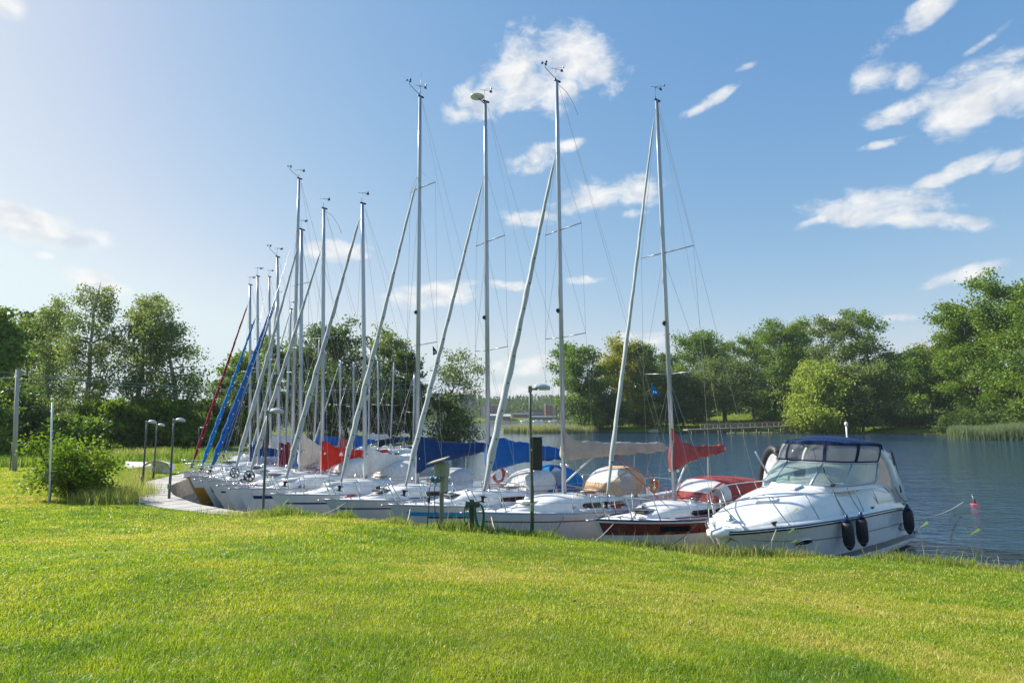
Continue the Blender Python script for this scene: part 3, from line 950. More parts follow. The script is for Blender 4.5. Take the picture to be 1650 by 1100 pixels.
    for sg in (-1, 1):
        for x in xs_:
            MB().tube([edge(x, sg), edge(x, sg, hz)], .013, 6).build('stanchion', M['steel'], root)
        for k in (1, .52):
            pts = [edge(x, sg, hz * k) for x in [xa] + xs_ + [xst]]
            MB().tube(pts, .0045, 4).build('guard_wire', M['wire'], root)
    mb = MB()
    xe_ = L - H.ov - .12
    for sg in (-1, 1):
        mb.tube([edge(xst, sg), edge(xst, sg, hz), edge(xe_, sg, hz), Vector((xe_ + .02, 0, H.sheer(1) + hz + .02))], .016, 6)
        mb.tube([edge(xe_, sg), edge(xe_, sg, hz)], .016, 6)
    mb.build('pushpit', M['steel'], root)
    # ---- spray hood
    if 'hood' in q:
        hx0, hx1, hh, hw, hmat, wmat = q['hood']
        z0 = csec(min(xe, hx0 + .1))[3].z - .05
        rows = hood_surface(hx0, hx1, z0, hh, hw, hw)
        mb = MB().rings(rows, False)
        if q.get('hood_ext'):
            xl = q['hood_ext']; last = rows[-1]
            ext = [[v + Vector((xl * s_, 0, -.1 * s_ * s_)) for v in last] for s_ in (0, .33, .66, 1.0)]
            mb.rings(ext, False)
            e2 = ext[-1]
            mb.rings([e2, [v + Vector((.12, 0, -.28)) if v.z > z0 + .2 else v for v in e2]], False)
        hd_ = mb.build('spray_hood', M[hmat], root)
        if wmat:
            o = offset_rows(rows, .012)
            m_ = len(o[0]) - 1
            for (k0, k1) in q.get('hoodwin', [(0, 3), (3, 7), (7, 10)]):
                sub = [[(r[k] if k0 < k < k1 else r[k].lerp(r[min(10, max(0, k + (1 if k == k0 else -1)))], .22)) for k in range(k0, k1 + 1)] for r in o[1:q.get('hoodrow', 7)]]
                MB().rings(sub, False).build('hood_window', M[wmat], hd_)
            if q.get('hood_ext') and q.get('hoodside', True):
                xl = q['hood_ext']; last = o[-1]
                for ks in ((1, 4), (m_ - 4, m_ - 1)):
                    sub = [[v + Vector((xl * s_, 0, -.06)) for v in last[ks[0]:ks[1] + 1]] for s_ in (.25, .55, .85)]
                    sub = [[v + Vector((0, -.01 if v.y < 0 else .01, -.1)) for v in r] for r in sub]
                    MB().rings(sub, False).build('hood_window', M[wmat], hd_)
        mb = MB(); mb.tube([v + Vector((-.02, 0, -.02)) for v in rows[-1]], .014, 6); mb.build('hood_hoop', M['steel'], hd_)
    # stern gear
    if q.get('tiller', not simple):
        MB().tube([(xe_ - .1, 0, H.sheer(1) + .1), (xe_ - .8, .05, H.sheer(1) + .45), (xe_ - 1.3, .1, H.sheer(1) + .95)], [.03, .025, .02], 6).build('tiller', M['teak'], root)
    if q.get('bow_roller', not simple):
        z = H.sheer(0)
        mb = MB().box((-H.ov - .02, 0, z + .02), (.42, .10, .04), bevel=.015)
        mb.lathe([(.03, -.05), (.02, 0), (.03, .05)], (-H.ov - .22, 0, z + .02), 10, Matrix.Rotation(R(90), 3, 'X'))
        mb.build('bow_roller', M[q.get('rollmat', 'wire')], root)
        for sg in (-1, 1):
            mb = MB().box((.35, sg * .22, H.deckz(.35) + .05), (.22, .04, .035), bevel=.012)
            mb.box((.35, sg * .22, H.deckz(.35) + .02), (.07, .035, .05)).build('cleat', M['steel'], root)
    if not simple:
        for j in range(3):
            x = rnd.uniform(.5, xe - .4); sg = rnd.choice((-1, 1)); yv = sg * H.beamx(x) * rnd.uniform(.72, .82); zv = H.deckz(x) + .0
            mb = MB()
            for kk in range(3):
                r_ = .10 + .02 * kk
                mb.tube([(x + r_ * 1.3 * math.cos(a), yv + r_ * .7 * math.sin(a), zv + .015 + .018 * kk) for a in [2 * math.pi * i / 14 for i in range(15)]], .013, 5, False)
            mb.build('rope_coil', M[rnd.choice(['rope', 'dkblue', 'redrope', 'white'])], root)
        for x, yv in ((xs + .9, .22), (J + .55, -.3)):
            zt_ = csec(x)[4].z - .02
            MB().lathe([(.05, 0), (.05, .05), (.1, .065), (.09, .09), (.02, .11)], (x, yv, zt_), 12).build('deck_ventilator', M[rnd.choice(['steel', 'white'])], root)
        MB().box((xe - .02, 0, csec(xe)[4].z - .16), (.06, .55, .5), bevel=.02).build('companionway', M['teak'], root)
        MB().box((J + .9, 0, csec(J + .9)[4].z + .015), (.62, .5, .05), bevel=.02).build('deck_hatch', M['tint'], root)
        mb = MB()
        for k in range(5):
            mb.tube([P(.02) + Vector((.12 + .02 * k, -.12 + .05 * k, -.02)), Vector((xe - .25, -.35 + .06 * k, csec(xe - .3)[4].z + .02))], .008, 4)
        mb.build('control_line', M['rope'], root)
    q['_'] = dict(root=root, base=base, phi=phi, H=H, J=J, loc=loc, edge=edge, P=P, csec=csec, xe=xe)
    return root

def text_mesh(name, s, size, mat, parent, loc, rot):
    cu = bpy.data.curves.new(name, 'FONT'); cu.body = s; cu.size = size; cu.extrude = .003
    tmp = bpy.data.objects.new('lettering_source', cu); C.objects.link(tmp)
    dg = bpy.context.evaluated_depsgraph_get()
    me = bpy.data.meshes.new_from_object(tmp.evaluated_get(dg))
    bpy.data.objects.remove(tmp)
    me.materials.clear(); me.materials.append(mat)
    o = bpy.data.objects.new(name, me); C.objects.link(o); o.parent = parent
    o.location = loc; o.rotation_euler = rot
    return o

BOATS = [
 dict(seed=1, label='sailboat with a mahogany red hull band and faded red sail cover, beside the motor cruiser', stay=(975, 17.0), mast=(1087, 19.0), top=(1058, 162), hound_py=178,
      L=8.6, B=2.55, cover=(3.68, 2.36, 2.8, 'c_red'), gooseneck=.5, cfat=.22, cdecay=.36, boomrise=.1, jib=.062, jibmat='furl', tieg=2, spr=[.30, .60], sprl=1.1, halmat='rope', head=3,
      bands=[(.70, .96, .01, 1, 'mahog', 'hull_band')], ports=[(.2, .32, .77, .9), (.40, .52, .77, .9)], boot='antifoul', rail='dkblue', cabstripe='redst', hood=(3.9, 5.1, .66, 1.0, 'c_red', 'vinylw'), hood_ext=1.7, cablen=1.6, cabin=.36, hull='gelgrey'),
 dict(seed=2, label='sailboat with a beige boom cover and beige spray hood, thin red line along its hull', stay=(775, 18.3), mast=(909, 20.3), top=(897, 131), hound_py=247,
      L=9.4, B=2.8, cover=(3.58, 2.66, 5.2, 'c_beige'), gooseneck=.22, cfat=.34, cdecay=.30, cwid=1.3, clow=.12, boomrise=-.05, jib=.108, spr=[.36, .62], sprl=1.0, batten=True, head=0,
      bands=[(.80, .83, .03, 1, 'redst', 'hull_stripe')], hood=(4.6, 6.0, .85, 1.05, 'c_tan', 'vinylw'), cablen=2.0, cabin=.40, wins=[(3.3, 4.2), (4.4, 5.1)], hull='gel', boot='redst'),
 dict(seed=3, label='sailboat with a bright blue sail cover and a light blue wedge stripe on its hull', stay=(648, 19.8), mast=(787, 21.8), top=(782, 164), hound_py=285,
      L=9.2, B=2.75, cover=(3.36, 2.22, 3.4, 'c_blue'), gooseneck=.62, cfat=.50, cdecay=.22, clow=.28, cwid=1.5, boomrise=-.35, jib=.085, spr=[.34, .62], sprl=1.0, head=2,
      bands=[(.76, .86, .04, .5, 'ltblue', 'hull_wedge'), (.70, .755, .10, .5, 'blue', 'hull_stripe')], hood=(4.3, 5.5, .65, 1.0, 'c_white', None), hull='gelgrey', cabin=.40, wins=[(3.2, 4.3)], boot='ltblue'),
 dict(seed=4, label='sailboat with a dark navy blue sail cover and two pennants under its spreader', stay=(544, 21.0), mast=(672, 23.3), top=(677, 156), hound_py=287,
      L=9.4, B=2.8, cover=(3.36, 1.95, 3.6, 'c_marine'), gooseneck=.66, cfat=.42, cdecay=.62, clow=.22, cwid=1.4, boomrise=.1, jib=.09, spr=[.34, .75], sprl=.95, head=1,
      bands=[(.77, .81, .03, 1, 'dkblue', 'hull_stripe')], hood=(4.2, 5.2, .55, .9, 'c_grey', None), hull='gelgrey', cabstripe='blue', boot='dkblue'),
 dict(seed=5, label='sailboat with a plain white sail cover, its bow just behind the tall reeds', stay=(456, 22.5), mast=(589, 25.0), top=(584, 328), hound_py=347,
      L=8.8, B=2.6, cover=(2.9, 1.62, 3.3, 'c_white'), gooseneck=.52, cfat=.22, cdecay=.85, boomrise=.05, jib=.105, jibmat='furldk', spr=[.5], sprl=.85, head=3, emblem=None,
      bands=[(.74, .79, .03, 1, 'dkblue', 'hull_stripe')], hood=(4.0, 5.2, .7, .95, 'c_white', None), hull='gel', cabin=.45, wins=[(3.4, 4.6)]),
 dict(seed=6, label='sailboat with a scarlet sail cover bearing a small white badge', stay=(397, 24.3), mast=(519, 27.0), top=(522, 336), hound_py=398,
      L=8.6, B=2.4, cover=(3.0, 1.62, 3.7, 'c_scarlet'), gooseneck=.7, cfat=.24, cdecay=.7, boomrise=.0, jib=.09, jibmat='furldk', spr=[.5], sprl=.85, drum='wheel', batten=True, head=3, emblem='white',
      bands=[(.70, .80, .05, 1, 'dkblue', 'hull_stripe')], hood=(4.0, 5.2, .7, .95, 'c_white', None), hull='gel', cabin=.42),
 dict(seed=7, label='sailboat with a cream triangular sail cover, between the scarlet and the blue covers', stay=(374, 25.4), mast=(484, 28.6), top=(486, 370), hound_py=388,
      L=8.6, B=2.2, cover=(3.35, 1.75, 3.0, 'c_cream'), gooseneck=.35, cfat=.3, cdecay=1.0, boomrise=.0, jib=.085, jibmat='furldk', spr=[.5], sprl=.8, head=3, drum='wheel', tieg=2, hull='gel', mr=.1),
 dict(seed=8, label='tall masted sailboat whose blue sail cover shows left of the cream one', stay=(350, 27.2), mast=(470, 30.0), top=(482, 288), hound_py=372,
      L=9.4, B=2.4, cover=(3.0, 1.5, 3.0, 'c_blue'), gooseneck=.6, cfat=.25, cdecay=.4, jib=.0, spr=[.32, .62], sprl=.9, head=0, hull='gelgrey', wire=.008, bands=[(.6, .66, .03, 1, 'blue', 'hull_stripe')]),
 dict(seed=9, label='sailboat with a crimson sail cover and the thickest blue furled headsail', stay=(336, 27.9), mast=(450, 31.5), top=(447, 414), hound_py=478,
      L=8.2, B=2.1, cover=(2.75, 1.15, 2.6, 'c_crimson'), gooseneck=.6, cfat=.4, cdecay=1.6, jib=.125, jibmat='c_blue', tiemat='white', spr=[.5], sprl=.75, head=0, hull='gel', bands=[(.55, .8, .03, 1, 'blue', 'hull_stripe')]),
 dict(seed=10, label='sailboat with ochre lower hull and pale blue sail cover, near the quay corner', stay=(321, 29.2), mast=(416, 33.0), top=(415, 445), hound_py=508,
      L=7.8, B=2.0, cover=(1.95, .95, 2.6, 'c_pale'), gooseneck=.4, cfat=.45, cdecay=2.5, jib=.10, jibmat='c_sky', tiemat='white', spr=[.5], sprl=.7, head=3, hull='yellow', bands=[(.62, .98, .01, 1, 'gel', 'hull_band')], ov=.7),
 dict(seed=11, label='sailboat with a dark red furled headsail, last one by the quay', stay=(307, 31.3), mast=(403, 35.0), top=(403, 459), hound_py=486,
      L=7.8, B=2.0, cover=(2.5, .9, 2.6, 'c_dblue'), gooseneck=.6, cfat=.5, cdecay=2.2, jib=.08, jibmat='c_crimson', tiemat='white', spr=[.5], sprl=.7, head=3, hull='gel'),
]
BACK = [  # boats lying further out, only masts, covers and rigging show clearly
 dict(seed=21, label='sailboat farther out with a light grey tarp over its boom, left of the cream cover', stay=(372, 39), mast=(436, 42.0), top=(434, 446), cover=(2.9, 1.7, 3.0, 'c_grey'), cdecay=6, jib=0),
 dict(seed=22, label='sailboat farther out with a crimson cover, its mast left of the tallest far mast', stay=(400, 36), mast=(459, 39.0), top=(469, 498), cover=(2.5, 1.1, 3.0, 'c_crimson'), cdecay=2.5, jib=.07, jibmat='furldk'),
 dict(seed=23, label='sailboat farther out, slim mast between the cream cover and the scarlet cover', stay=(455, 42), mast=(505, 45.0), top=(515, 547), cover=(2.8, 1.5, 3.4, 'c_blue'), cdecay=4, jib=0),
 dict(seed=24, label='sailboat farther out with a short red cover on a low mast', stay=(500, 43), mast=(547, 46.0), top=(549, 580), cover=(2.6, 1.6, 2.6, 'c_red'), cdecay=.5, jib=.06),
 dict(seed=25, label='sailboat farther out with a peaked blue cover behind the white one', stay=(522, 41), mast=(569, 44.0), top=(570, 583), cover=(3.0, 1.7, 2.7, 'c_blue'), cdecay=.9, jib=0),
 dict(seed=26, label='sailboat farther out with no cover showing, straight bare mast right of the white cover', stay=(566, 44), mast=(610, 47.0), top=(609, 581), cover=(2.3, 1.7, 2.6, 'c_navy'), cdecay=1.5, jib=0),
 dict(seed=27, label='sailboat farther out with a thin right-leaning mast before the willow', stay=(586, 46), mast=(629, 49.0), top=(635, 584), cover=(2.4, 1.8, 2.5, 'c_dblue'), cdecay=2, jib=0),
 dict(seed=28, label='sailboat farther out with a pale mast hidden partly by the furled sail before it', stay=(546, 50), mast=(594, 53.0), top=(596, 562), cover=(2.6, 1.8, 2.5, 'c_grey'), cdecay=2, jib=0),
 dict(seed=29, label='sailboat farther out, short mast standing close left of the navy blue cover', stay=(625, 40), mast=(666, 43.0), top=(668, 600), cover=(2.2, 1.6, 2.2, 'c_dblue'), cdecay=2, jib=0),
 dict(seed=30, label='sailboat farther out with a thin blue furled headsail, closest to the reedy left bank', stay=(357, 38), mast=(420, 43.0), top=(447, 480), hound_py=485, cover=(2.3, 1.4, 2.4, 'c_crimson'), cdecay=1, jib=.09, jibmat='c_dblue', tiemat='white'),
]
for q in BOATS: sailboat(q)
for q in BACK:
    q.update(simple=True, L=8.0, B=2.3, spr=[.5], sprl=.75, head=3, group='sailboats moored farther out', wire=.007)
    sailboat(q)
# horseshoe float and lettering on the beige boat, lifebuoy on the navy one
b2 = BOATS[1]['_']
s_ = b2['csec'](b2['J'] + .15)
def cab_text(name, txt, size, x, mat, b, f=.25):
    a = b['csec'](x); p0 = a[0].lerp(a[1], f)
    sl = math.atan2((a[1] - a[0]).z, (a[1] - a[0]).y)
    text_mesh(name, txt, size, mat, b['root'], p0 + Vector((0, -.012, 0)), (R(90) - (R(90) - sl), 0, 0))
# ------------------------------------------------------------------ motor cruiser
def interp(xs, ys, x):
    return float(np.interp(x, xs, ys))
def smooth_table(xs, ys):
    """monotone-ish cubic through the stations"""
    xs, ys = np.array(xs, float), np.array(ys, float)
    d = np.gradient(ys, xs)
    def f(x):
        i = int(np.clip(np.searchsorted(xs, x) - 1, 0, len(xs) - 2))
        h = xs[i + 1] - xs[i]; u = (x - xs[i]) / h; u = min(1, max(0, u))
        return float((2*u**3-3*u**2+1)*ys[i] + (u**3-2*u**2+u)*h*d[i] + (-2*u**3+3*u**2)*ys[i+1] + (u**3-u**2)*h*d[i+1])
    return f
CB = dict(bow=(4.85, 15.0), phi=R(42), L=9.1)
cr = thing('motor_cruiser', 'white motor cruiser with navy canopy and clear screens, stern to the open water', 'motorboat', (CB['bow'][0], CB['bow'][1], 0), CB['phi'])
SX = [0, .25, .7, 1.4, 2.4, 3.6, 5.0, 6.5, 7.8, 8.7, 9.1]
rail_y = smooth_table(SX, [.16, .42, .72, 1.04, 1.30, 1.46, 1.53, 1.54, 1.50, 1.43, 1.36])
rail_z = smooth_table(SX, [1.30, 1.32, 1.35, 1.37, 1.38, 1.37, 1.35, 1.31, 1.24, 1.10, .95])
ch_y = smooth_table(SX, [.03, .09, .25, .55, .92, 1.18, 1.30, 1.34, 1.34, 1.30, 1.26])
ch_z = smooth_table(SX, [1.10, .92, .70, .48, .32, .22, .15, .10, .08, .06, .06])
kl_z = smooth_table(SX, [1.05, .78, .40, .02, -.28, -.42, -.48, -.5, -.5, -.5, -.5])
top_z = smooth_table([0, .5, 1.2, 2.2, 3.2, 4.2, 5.2, 6.2, 7.2, 7.9, 8.5, 9.1], [1.36, 1.45, 1.62, 1.84, 2.02, 2.12, 2.14, 2.12, 2.02, 1.82, 1.44, 1.05])
XS = sorted(set([0, .08, .16] + list(np.linspace(.25, 9.1, 46))))
def hull_pt(x, w):                    # w 0 chine .. 1 rub rail
    yc, yr, zc, zr = ch_y(x), rail_y(x), ch_z(x), rail_z(x)
    fl = .12 * (1 - min(1, x / 4)) * math.sin(math.pi * w)
    return yc + (yr - yc) * (w ** .75) - fl * .6, zc + (zr - zc) * w
rows = []
for x in XS:
    half = [(0, kl_z(x)), (ch_y(x) * .5, kl_z(x) * .55 + ch_z(x) * .45 - .02), (ch_y(x), ch_z(x)), (ch_y(x) + .035, ch_z(x) + .02)]
    half += [hull_pt(x, w) for w in (.12, .25, .4, .55, .7, .85, 1.0)]
    rows.append([Vector((x, -y, z)) for y, z in half[::-1]] + [Vector((x, y, z)) for y, z in half[1:]])
mb = MB().rings(rows, False); mb.add(rows[-1], [tuple(range(len(rows[-1])))]); mb.add(rows[0], [tuple(range(len(rows[0]) - 1, -1, -1))])
hull = mb.build('hull', M['gel'], cr)
# superstructure: gunwale step, side, cabin top; open cockpit well behind x=5.2
def deck_half(x):
    yr, zr, zt = rail_y(x), rail_z(x), top_z(x)
    k = min(1, max(0, (x - .15) / 3.4)); k = k * k * (3 - 2 * k)
    aft = min(1, max(0, (x - 4.6) / 1.2)); aft = aft * aft * (3 - 2 * aft)
    hgt = max(.02, zt - zr)
    pts = [(yr, zr + .03), (yr - .03, zr + .075), (yr * (.90 + .05 * aft), zr + .085 + .04 * k), (yr * (.84 + .09 * aft), zr + .10 + hgt * (.1 + .1 * aft))]
    pts += [(yr * (.76 + .14 * aft), zr + .1 + hgt * (.42 + .1 * aft)), (yr * (.66 + .20 * aft), zr + hgt * .8), (yr * (.50 + .31 * aft), zt - .02 + .03 * aft), (yr * (.28 + .48 * aft), zt + .02 * (1 - aft) + .01 * aft)]
    zf = zt + .03
    if x > 4.9 and x < 8.6:
        pts += [(yr * .73, zt - .25), (yr * .70, .75), (0, .72)]
    else:
        pts += [(yr * .2, zf), (yr * .1, zf + .005), (0, zf + .01)]
    return pts
rows = []
for x in XS + [9.1]:
    h = deck_half(min(x, 9.1))
    rows.append([Vector((x, -y, z)) for y, z in h] + [Vector((x, y, z)) for y, z in h[::-1][1:]])
mb = MB().rings(rows, False); mb.add(rows[-1], [tuple(range(len(rows[-1])))])
mb.add(rows[0], [tuple(range(len(rows[0]) - 1, -1, -1))])
deck = mb.build('deck_moulding', M['gel'], cr)
def rail_line(dy=0, dz=0, x0=0, x1=9.1, n=40, sg=-1):
    return [Vector((x, sg * (rail_y(x) + dy), rail_z(x) + dz)) for x in [x0 + (x1 - x0) * i / n for i in range(n + 1)]]
mb = MB()
loop = rail_line(.012, .015, 0, 9.1, 40, -1)[::-1] + [Vector((-.1, -.1, rail_z(0) + .015)), Vector((-.12, 0, rail_z(0) + .015)), Vector((-.1, .1, rail_z(0) + .015))] + rail_line(.012, .015, 0, 9.1, 40, 1)
mb.tube(loop, (.03, .045), 8, flat=Vector((0, 0, 1)))
mb.build('rub_rail', M['black'], cr)
mb = MB(); mb.tube([p + Vector((0, -.034 if p.y < 0 else .034, .006)) for p in loop], .012, 6); mb.build('rail_trim', M['steel'], cr)
# bow platform
mb = MB()
mb.rings([[Vector((-.34 + .0, y * .45, z)) for y, z in ((-.16, 1.27), (.16, 1.27), (.16, 1.36), (-.16, 1.36))],
          [Vector((-.2, y, z)) for y, z in ((-.2, 1.25), (.2, 1.25), (.2, 1.38), (-.2, 1.38))],
          [Vector((.35, y, z)) for y, z in ((-.3, 1.25), (.3, 1.25), (.3, 1.40), (-.3, 1.40))]], True, True, True)
mb.build('bow_platform', M['gel'], cr)
mb = MB(); mb.tube([(-.35, 0, 1.36), (.1, 0, 1.40), (.5, 0, 1.43)], .028, 6)
mb.tube([(-.36, 0, 1.32), (-.2, 0, 1.0), (.05, 0, .72)], [.035, .03, .04], 6)
mb.box((.02, 0, .72), (.3, .32, .05), Matrix.Rotation(R(35), 3, 'Y'), .015)
mb.build('anchor', M['steel'], cr)
# hull graphics: grey band low on the side, thin line
def side_band(w0, w1, x0, x1, off, n=40):
    mb = MB()
    for sg in (-1, 1):
        rr = []
        for i in range(n + 1):
            x = x0 + (x1 - x0) * i / n
            a, b = hull_pt(x, w0(x)), hull_pt(x, w1(x))
            m_ = hull_pt(x, (w0(x) + w1(x)) / 2)
            rr.append([Vector((x, sg * (p[0] + off), p[1])) for p in ((a, m_, b) if sg > 0 else (b, m_, a))])
        mb.rings(rr, False)
    return mb
side_band(lambda x: .16 + .0 * x, lambda x: .16 + .15 * min(1, (x - 1.2) / 4), 1.25, 9.08, .006).build('grey_band', M['greyband'], cr)
side_band(lambda x: .635, lambda x: .655, .6, 9.0, .006).build('pin_stripe', M['greyband'], cr)
rr = []
mb = MB()
for sg in (-1, 1):
    rr = []
    for i in range(31):
        x = 1.6 + 7.48 * i / 30
        zc, yc = ch_z(x), ch_y(x)
        z1 = .10; y1 = yc + .03 + (z1 - zc) * .2 if z1 > zc else yc * (1 - (zc - z1) / max(.05, zc - kl_z(x)))
        y0 = yc * (1 - (zc + .12) / max(.05, zc - kl_z(x)))
        rr.append([Vector((x, sg * (max(0, y0) + .006), -.12)), Vector((x, sg * (y1 + .008), z1))][::sg])
    mb.rings(rr, False)
mb.build('waterline_band', M['stain'], cr)
# swim platform
mb = MB(); rr = []
for x, w, z0, z1 in ((9.08, 1.38, .22, .5), (9.5, 1.34, .24, .47), (9.72, 1.18, .27, .44), (9.8, .95, .3, .42)):
    rr.append([Vector((x, -w, z0)), Vector((x, w, z0)), Vector((x, w, z1)), Vector((x, -w, z1))])
mb.rings(rr, True, True, True); mb.build('swim_platform', M['gel'], cr)
mb = MB(); mb.tube([(9.1, -1.41, .40), (9.5, -1.37, .38), (9.74, -1.2, .37), (9.83, -.95, .37), (9.83, .95, .37), (9.74, 1.2, .37), (9.5, 1.37, .38), (9.1, 1.41, .4)], (.03, .045), 6, flat=Vector((0, 0, 1)))
mb.build('platform_trim', M['greyband'], cr)
# portholes, vent, hull fittings on the near side
for (x, w, rx, rz, nm) in ((2.05, .60, .27, .075, 'porthole'), (4.75, .57, .26, .075, 'porthole')):
    for sg in (-1, 1):
        y, z = hull_pt(x, w); y2, z2 = hull_pt(x + .2, w)
        ang = math.atan2(y2 - y, .2)
        dyz = hull_pt(x, w + .1); tilt = math.atan2(dyz[0] - y, dyz[1] - z)
        pts = []
        for i in range(25):
            a = 2 * math.pi * i / 24
            px_, pz_ = rx * math.cos(a), rz * math.sin(a)
            pts.append(Vector((x + px_ * math.cos(ang), sg * (y + px_ * math.sin(ang) + pz_ * math.tan(tilt) + .014), z + pz_)))
        pt = MB().plate(pts[:-1][::-sg] if sg < 0 else pts[:-1], (0, sg, 0), .012).build(nm, M['tint'], cr)
        MB().tube(pts, .018, 6, False).build('porthole_rim', M['steel'], pt)
x, w = 7.95, .56
y, z = hull_pt(x, w)
pts = [Vector((x + .34 * math.cos(a), -(y + .012), z + .09 * math.sin(a))) for a in [2 * math.pi * i / 24 for i in range(25)]]
vt = MB().plate(pts[:-1], (0, -1, 0), .03).build('engine_vent', M['white'], cr)
MB().tube([p + Vector((0, -.015, 0)) for p in pts], .022, 6, False).build('vent_rim', M['greyband'], vt)
# foredeck hatches, cleats, windlass
zt = lambda x: top_z(x) + .04
mb = MB().lathe([(.36, -.04), (.37, .01), (.34, .035), (.30, .04), (.29, .03), (.02, .045)], (2.25, 0, zt(2.25) - .01), 26, Matrix.Rotation(R(-9), 3, 'Y'))
ht = mb.build('deck_hatch', M['white'], cr)
mb = MB()
for a in range(3):
    an = a * 2.1 + .5
    mb.lathe([(.03, 0), (.03, .02), (.01, .03)], (2.25 + .24 * math.cos(an), .24 * math.sin(an), zt(2.25) + .035 + .02 * math.cos(an)), 8)
mb.build('hatch_catch', M['greyband'], ht)
MB().box((3.5, 0, zt(3.5) + .02), (.55, .75, .05), Matrix.Rotation(R(-7), 3, 'Y'), .02).build('deck_hatch', M['white'], cr)
mb = MB().lathe([(.11, 0), (.1, .1), (.05, .12), (.07, .17), (.02, .19)], (.55, 0, zt(.55) - .03), 14); mb.build('windlass', M['steel'], cr)
for x, sg in ((1.05, -1), (1.05, 1), (5.6, -1), (8.4, -1)):
    mb = MB(); y = rail_y(x) * .93
    mb.box((x, sg * y, rail_z(x) + .17), (.26, .05, .04), bevel=.015); mb.box((x, sg * y, rail_z(x) + .14), (.09, .05, .08)); mb.build('cleat', M['black'], cr)
# windscreen
def ws(a, up):                       # a -1..1 round the front, up 0 sill .. 1 top
    s_ = abs(a)
    x = 3.75 + 2.75 * s_ ** 2.5 + up * (1.0 - .45 * s_ ** 2)
    y = 1.27 * math.sin(min(1, s_ * 1.12) * math.pi / 2) ** .9 * (1 - .07 * up)
    zs = top_z(min(x - up * .9, 6.4)) + .04 if up == 0 else 0
    z0 = 2.16 + .02 * (1 - s_)
    return Vector((x, math.copysign(y, a), z0 - .02 + up * (.56 - .06 * s_ ** 3)))
mb = MB()
for (a0, a1) in ((-1, -.62), (-.62, -.22), (-.22, .22), (.22, .62), (.62, 1)):
    n = 6
    mb2 = MB().rings([[ws(a0 + (a1 - a0) * i / n, u) for u in (.03, .35, .68, .97)] for i in range(n + 1)], False)
    mb2.build('windscreen_pane', M['glass'], cr)
for a in (-1, -.62, -.22, .22, .62, 1):
    mb.tube([ws(a, 0), ws(a, 1)], (.030, .02), 6)
A = [-1 + 2 * i / 32 for i in range(33)]
mb.tube([ws(a, 0) for a in A], .026, 6); mb.tube([ws(a, 1) for a in A], .024, 6)
mb.build('windscreen_frame', M['alu'], cr)
mb = MB().tube([ws(-.5, 0) + Vector((-.08, 0, .05)), ws(-.35, .45) + Vector((-.06, 0, .03)), ws(-.28, .75) + Vector((-.05, 0, .03))], .013, 5)
mb.box(ws(-.5, 0) + Vector((-.1, 0, .04)), (.12, .1, .07), bevel=.02); mb.build('wiper', M['black'], cr)
# sill fairing under the screen
mb = MB().rings([[ws(a, 0) + Vector((-.16 * (1 - abs(a)), -.02 * a, -.16)), ws(a, 0) + Vector((-.03, 0, 0)), ws(a, 0) + Vector((.1, -.1 * a, -.05)), ws(a, 0) + Vector((.12, -.12 * a, -.3))] for a in A], False)
mb.build('screen_sill', M['gel'], cr)
# seats, helm seen through the screens
mb = MB()
mb.box((5.5, .55, 1.85), (.5, .9, .75), bevel=.08); mb.build('helm_console', M['gelgrey'], cr)
mb = MB()
for y in (.55, -.55):
    mb.box((6.5, y, 1.65), (.18, .6, .8), bevel=.07); mb.box((6.25, y, 1.35), (.55, .6, .2), bevel=.07)
mb.build('helm_seat', M['c_white'], cr)
MB().box((5.2, .35, 2.4), (.06, .34, .3), bevel=.02).build('chart_screen', M['black'], cr)
# canopy: clear curtains from screen top to roof edge, navy roof and bands
def roof(a):
    s_ = abs(a)
    x = 4.95 + 2.55 * s_ ** 2.2
    y = 1.14 * math.sin(min(1, s_ * 1.15) * math.pi / 2) ** .95
    return Vector((x, math.copysign(y, a), 3.22 + .05 * (1 - s_ ** 2) - .08 * s_ ** 6))
def curtain(a, u):
    p = ws(a, 1) + Vector((0, 0, .02)); q_ = roof(a); r_ = p.lerp(q_, u)
    bul = .05 * math.sin(math.pi * u)
    return r_ + Vector((-bul, math.copysign(bul, a) * abs(a), 0))
cuts = [-1, -.66, -.24, .24, .66, 1]
for a0, a1 in zip(cuts[:-1], cuts[1:]):
    MB().rings([[curtain(a0 + (a1 - a0) * i / 8, u) for u in (.1, .35, .6, .9)] for i in range(9)], False).build('clear_curtain', M['vinyl'], cr)
mb = MB()
def strip(pts_in, pts_out):
    mb.rings([[p for p in pts_in], [p for p in pts_out]], False)
AA = [-1 + 2 * i / 40 for i in range(41)]
o = lambda p, a: p + Vector((-.012 * (1 - abs(a)), math.copysign(.012, a), .004))
mb.rings([[o(curtain(a, u), a) for u in (0.0, .04, .08)] for a in AA], False)
mb.rings([[o(curtain(a, u), a) for u in (.92, .96, 1.0)] for a in AA], False)
for a in cuts:
    w = .022
    mb.rings([[o(curtain(min(1, max(-1, a + da)), u), a) for u in (0, .25, .5, .75, 1)] for da in (-w, 0, w)], False)
mb.build('curtain_band', M['c_navy'], cr)
